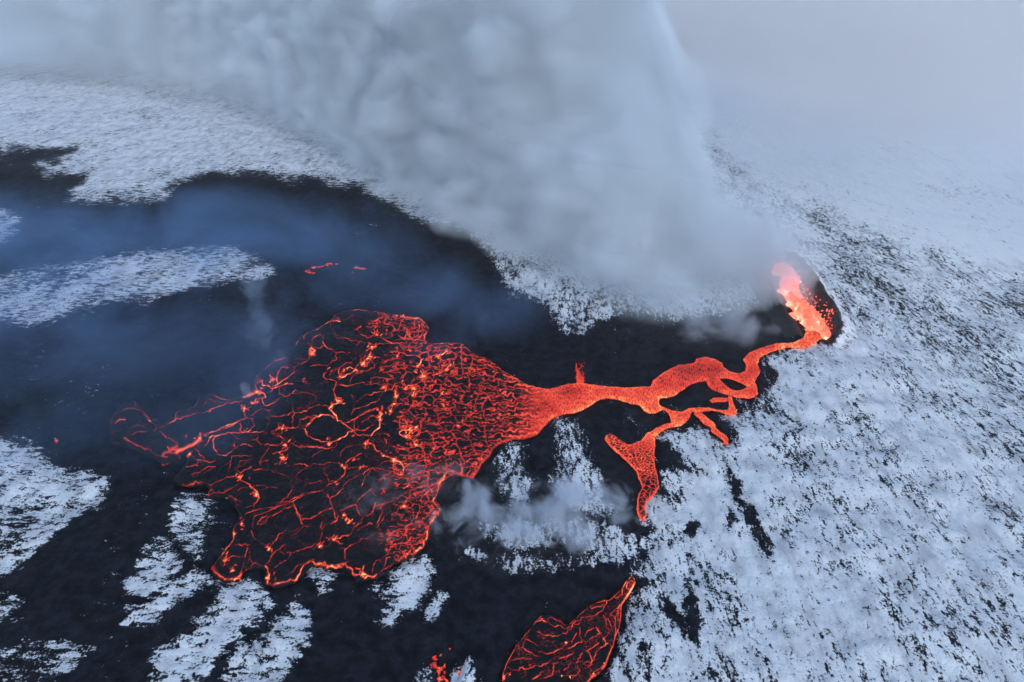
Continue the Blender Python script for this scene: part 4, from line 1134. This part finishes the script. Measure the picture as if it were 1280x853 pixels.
def puff(name, label, cat, path, color, density, scale, step, zlift=0.0, film=True, cut=(0.98, 0.55), amp=1.5, aniso=0.1, hull=1.06, group=None):
    """a drifting cloud strung along a ground path of (px, py, half width m, height m)"""
    P3 = []
    for x, y, w, h in path:
        gx, gy = [float(v) for v in unproj(x, y, h * 0.5 + zlift)]
        P3.append((gx, gy, h * 0.5 + zlift, w, h * 0.5))
    P3 = np.array(P3)
    t = NT(name + '_vapour')
    P = t.coord()
    dmin = None
    for x, y, z, w, h in P3:                                    # soft union of squashed balls
        r = t.vmath('SUBTRACT', P, (x, y, z))
        r = t.vmath('MULTIPLY', r, (1 / w, 1 / w, 1 / max(h, 0.5)))
        d = t.dot(r, r)
        dmin = d if dmin is None else t.smin(dmin, d)
    e = t.math('SQRT', t.math('MAXIMUM', dmin, 0.0))
    n1 = t.noise(P, scale, 4.0, 0.6, 0.5)
    e2 = t.math('MULTIPLY_ADD', t.math('MAXIMUM', t.math('SUBTRACT', 0.64, n1), 0.0), amp, e)
    dens = t.math('MULTIPLY', t.ss(e2, cut[0], cut[1]), t.lin(n1, 0.35, 0.68, 0.15, 1.5))
    dens = t.math('MULTIPLY', dens, density)
    v = t.n('ShaderNodeVolumePrincipled')
    v.inputs['Color'].default_value = color + (1,)
    v.inputs['Anisotropy'].default_value = aniso
    t.l(dens, v.inputs['Density'])
    t.l(v.outputs[0], t.out.inputs['Volume'])
    if film: film_surface(t)
    t.m.cycles.volume_step_rate = step
    # hull: balls joined by a voxel shell
    import bmesh
    bm = bmesh.new()
    dense = []
    for a, b in zip(P3[:-1], P3[1:]):
        for k in range(3): dense.append(a + (b - a) * k / 3)
    dense.append(P3[-1])
    for x, y, z, w, h in dense:
        r = bmesh.ops.create_icosphere(bm, subdivisions=2, radius=1.0)
        for vv in r['verts']:
            vv.co = Vector((x + vv.co.x * w * hull, y + vv.co.y * w * hull, max(z + vv.co.z * h * hull, 0.05 - 0.5)))
    me = bpy.data.meshes.new(name); bm.to_mesh(me); bm.free()
    o = bpy.data.objects.new(name, me); COL.objects.link(o)
    me.materials.append(t.m)
    rm = o.modifiers.new('shell', 'REMESH'); rm.mode = 'VOXEL'; rm.voxel_size = max(0.6, float(P3[:, 4].min()) * 0.35)
    tag(o, label, cat, group)
    return o


def _smin(self, a, b):
    x = self.n('ShaderNodeMath', operation='SMOOTH_MIN')
    self.put(x.inputs[0], a); self.put(x.inputs[1], b); x.inputs[2].default_value = 0.5
    return x.outputs[0]


NT.smin = _smin


def _n1vec(self, vec, scale):
    x = self.n('ShaderNodeTexNoise')
    self.l(vec, x.inputs['Vector'])
    x.inputs['Scale'].default_value = scale; x.inputs['Detail'].default_value = 1.0
    return x.outputs[1]


NT.n1vec = _n1vec
plume()
puff('steam_cloud', 'bluish white steam drifting low over the dark field below the channel', 'steam',
     [(797, 650, 2.6, 4.5), (776, 645, 6, 10), (748, 630, 10, 15), (715, 630, 10, 16), (690, 648, 9, 13), (655, 648, 13, 16), (622, 642, 14, 18), (592, 644, 11, 15), (640, 672, 10, 9), (725, 664, 9, 8)],
     (0.80, 0.89, 1.0), 0.20, 0.13, 0.35, amp=2.9, zlift=2.0, cut=(0.98, 0.5))
puff('steam_cloud', 'pale steam bank spilling over the ground between the fountain and the snow strip', 'steam',
     [(966, 413, 6, 7), (925, 406, 13, 15), (875, 394, 18, 22), (825, 376, 19, 24), (775, 352, 17, 20)],
     (0.80, 0.91, 1.0), 0.06, 0.07, 0.4, amp=2.2, cut=(1.0, 0.4))
puff('steam_wisp', 'thin violet vapour over the near right part of the lava fan', 'steam', [(570, 585, 5, 6), (530, 600, 9, 9), (490, 615, 10, 9), (450, 622, 9, 9), (500, 660, 9, 8)], (0.80, 0.84, 0.98), 0.03, 0.14, 0.5, amp=2.4)
puff('steam_wisp', 'thin blue vapour rising off the far left lip of the lava fan', 'steam', [(345, 450, 6, 8), (330, 415, 9, 18), (322, 380, 9, 24), (318, 350, 8, 26)], (0.62, 0.78, 1.0), 0.025, 0.12, 0.5, amp=2.4)
puff('steam_wisp', 'small pale wisp above the hot tip of the middle lava streak', 'steam', [(309, 492, 2.2, 4), (306, 484, 2.4, 6)], (0.85, 0.88, 0.97), 0.13, 0.35, 0.5)
puff('smoke_veil', 'thin blue smoke veil spread over the far dark lava field', 'smoke', [(-40, 300, 90, 26), (90, 330, 80, 24), (200, 280, 80, 22), (330, 300, 75, 22), (440, 350, 60, 20), (560, 380, 50, 18), (20, 430, 62, 18), (170, 440, 62, 16), (310, 425, 52, 15), (90, 530, 50, 12), (230, 520, 34, 10)],
     (0.34, 0.60, 1.0), 0.016, 0.022, 0.6, film=False, cut=(1.05, 0.3), amp=1.15)

puff('low_cloud', 'grey cloud bank lying on the far snow beyond the plume', 'cloud', [(900, 22, 240, 110), (1050, 40, 260, 120), (1200, 62, 240, 110), (1400, 80, 260, 110)],
     (1.0, 0.97, 0.94), 0.007, 0.006, 0.25, zlift=20, amp=1.3)

hz = NT('haze_air')
hv = hz.n('ShaderNodeVolumePrincipled')
hv.inputs['Color'].default_value = (0.94, 0.95, 0.98, 1)
hv.inputs['Density'].default_value = 0.00010
hv.inputs['Anisotropy'].default_value = 0.2
hz.l(hv.outputs[0], hz.out.inputs['Volume'])
L_, B_, T_ = 9500.0, -24.0, 222.0
haze = mesh('haze', [(-L_, -L_, B_), (L_, -L_, B_), (L_, L_, B_), (-L_, L_, B_), (-L_, -L_, T_), (L_, -L_, T_), (L_, L_, T_), (-L_, L_, T_)],
            [(0, 3, 2, 1), (4, 5, 6, 7), (0, 1, 5, 4), (1, 2, 6, 5), (2, 3, 7, 6), (3, 0, 4, 7)], hz.m, smooth_shade=False)
tag(haze, 'cold pale air haze fading the far snow', 'haze', kind='stuff')
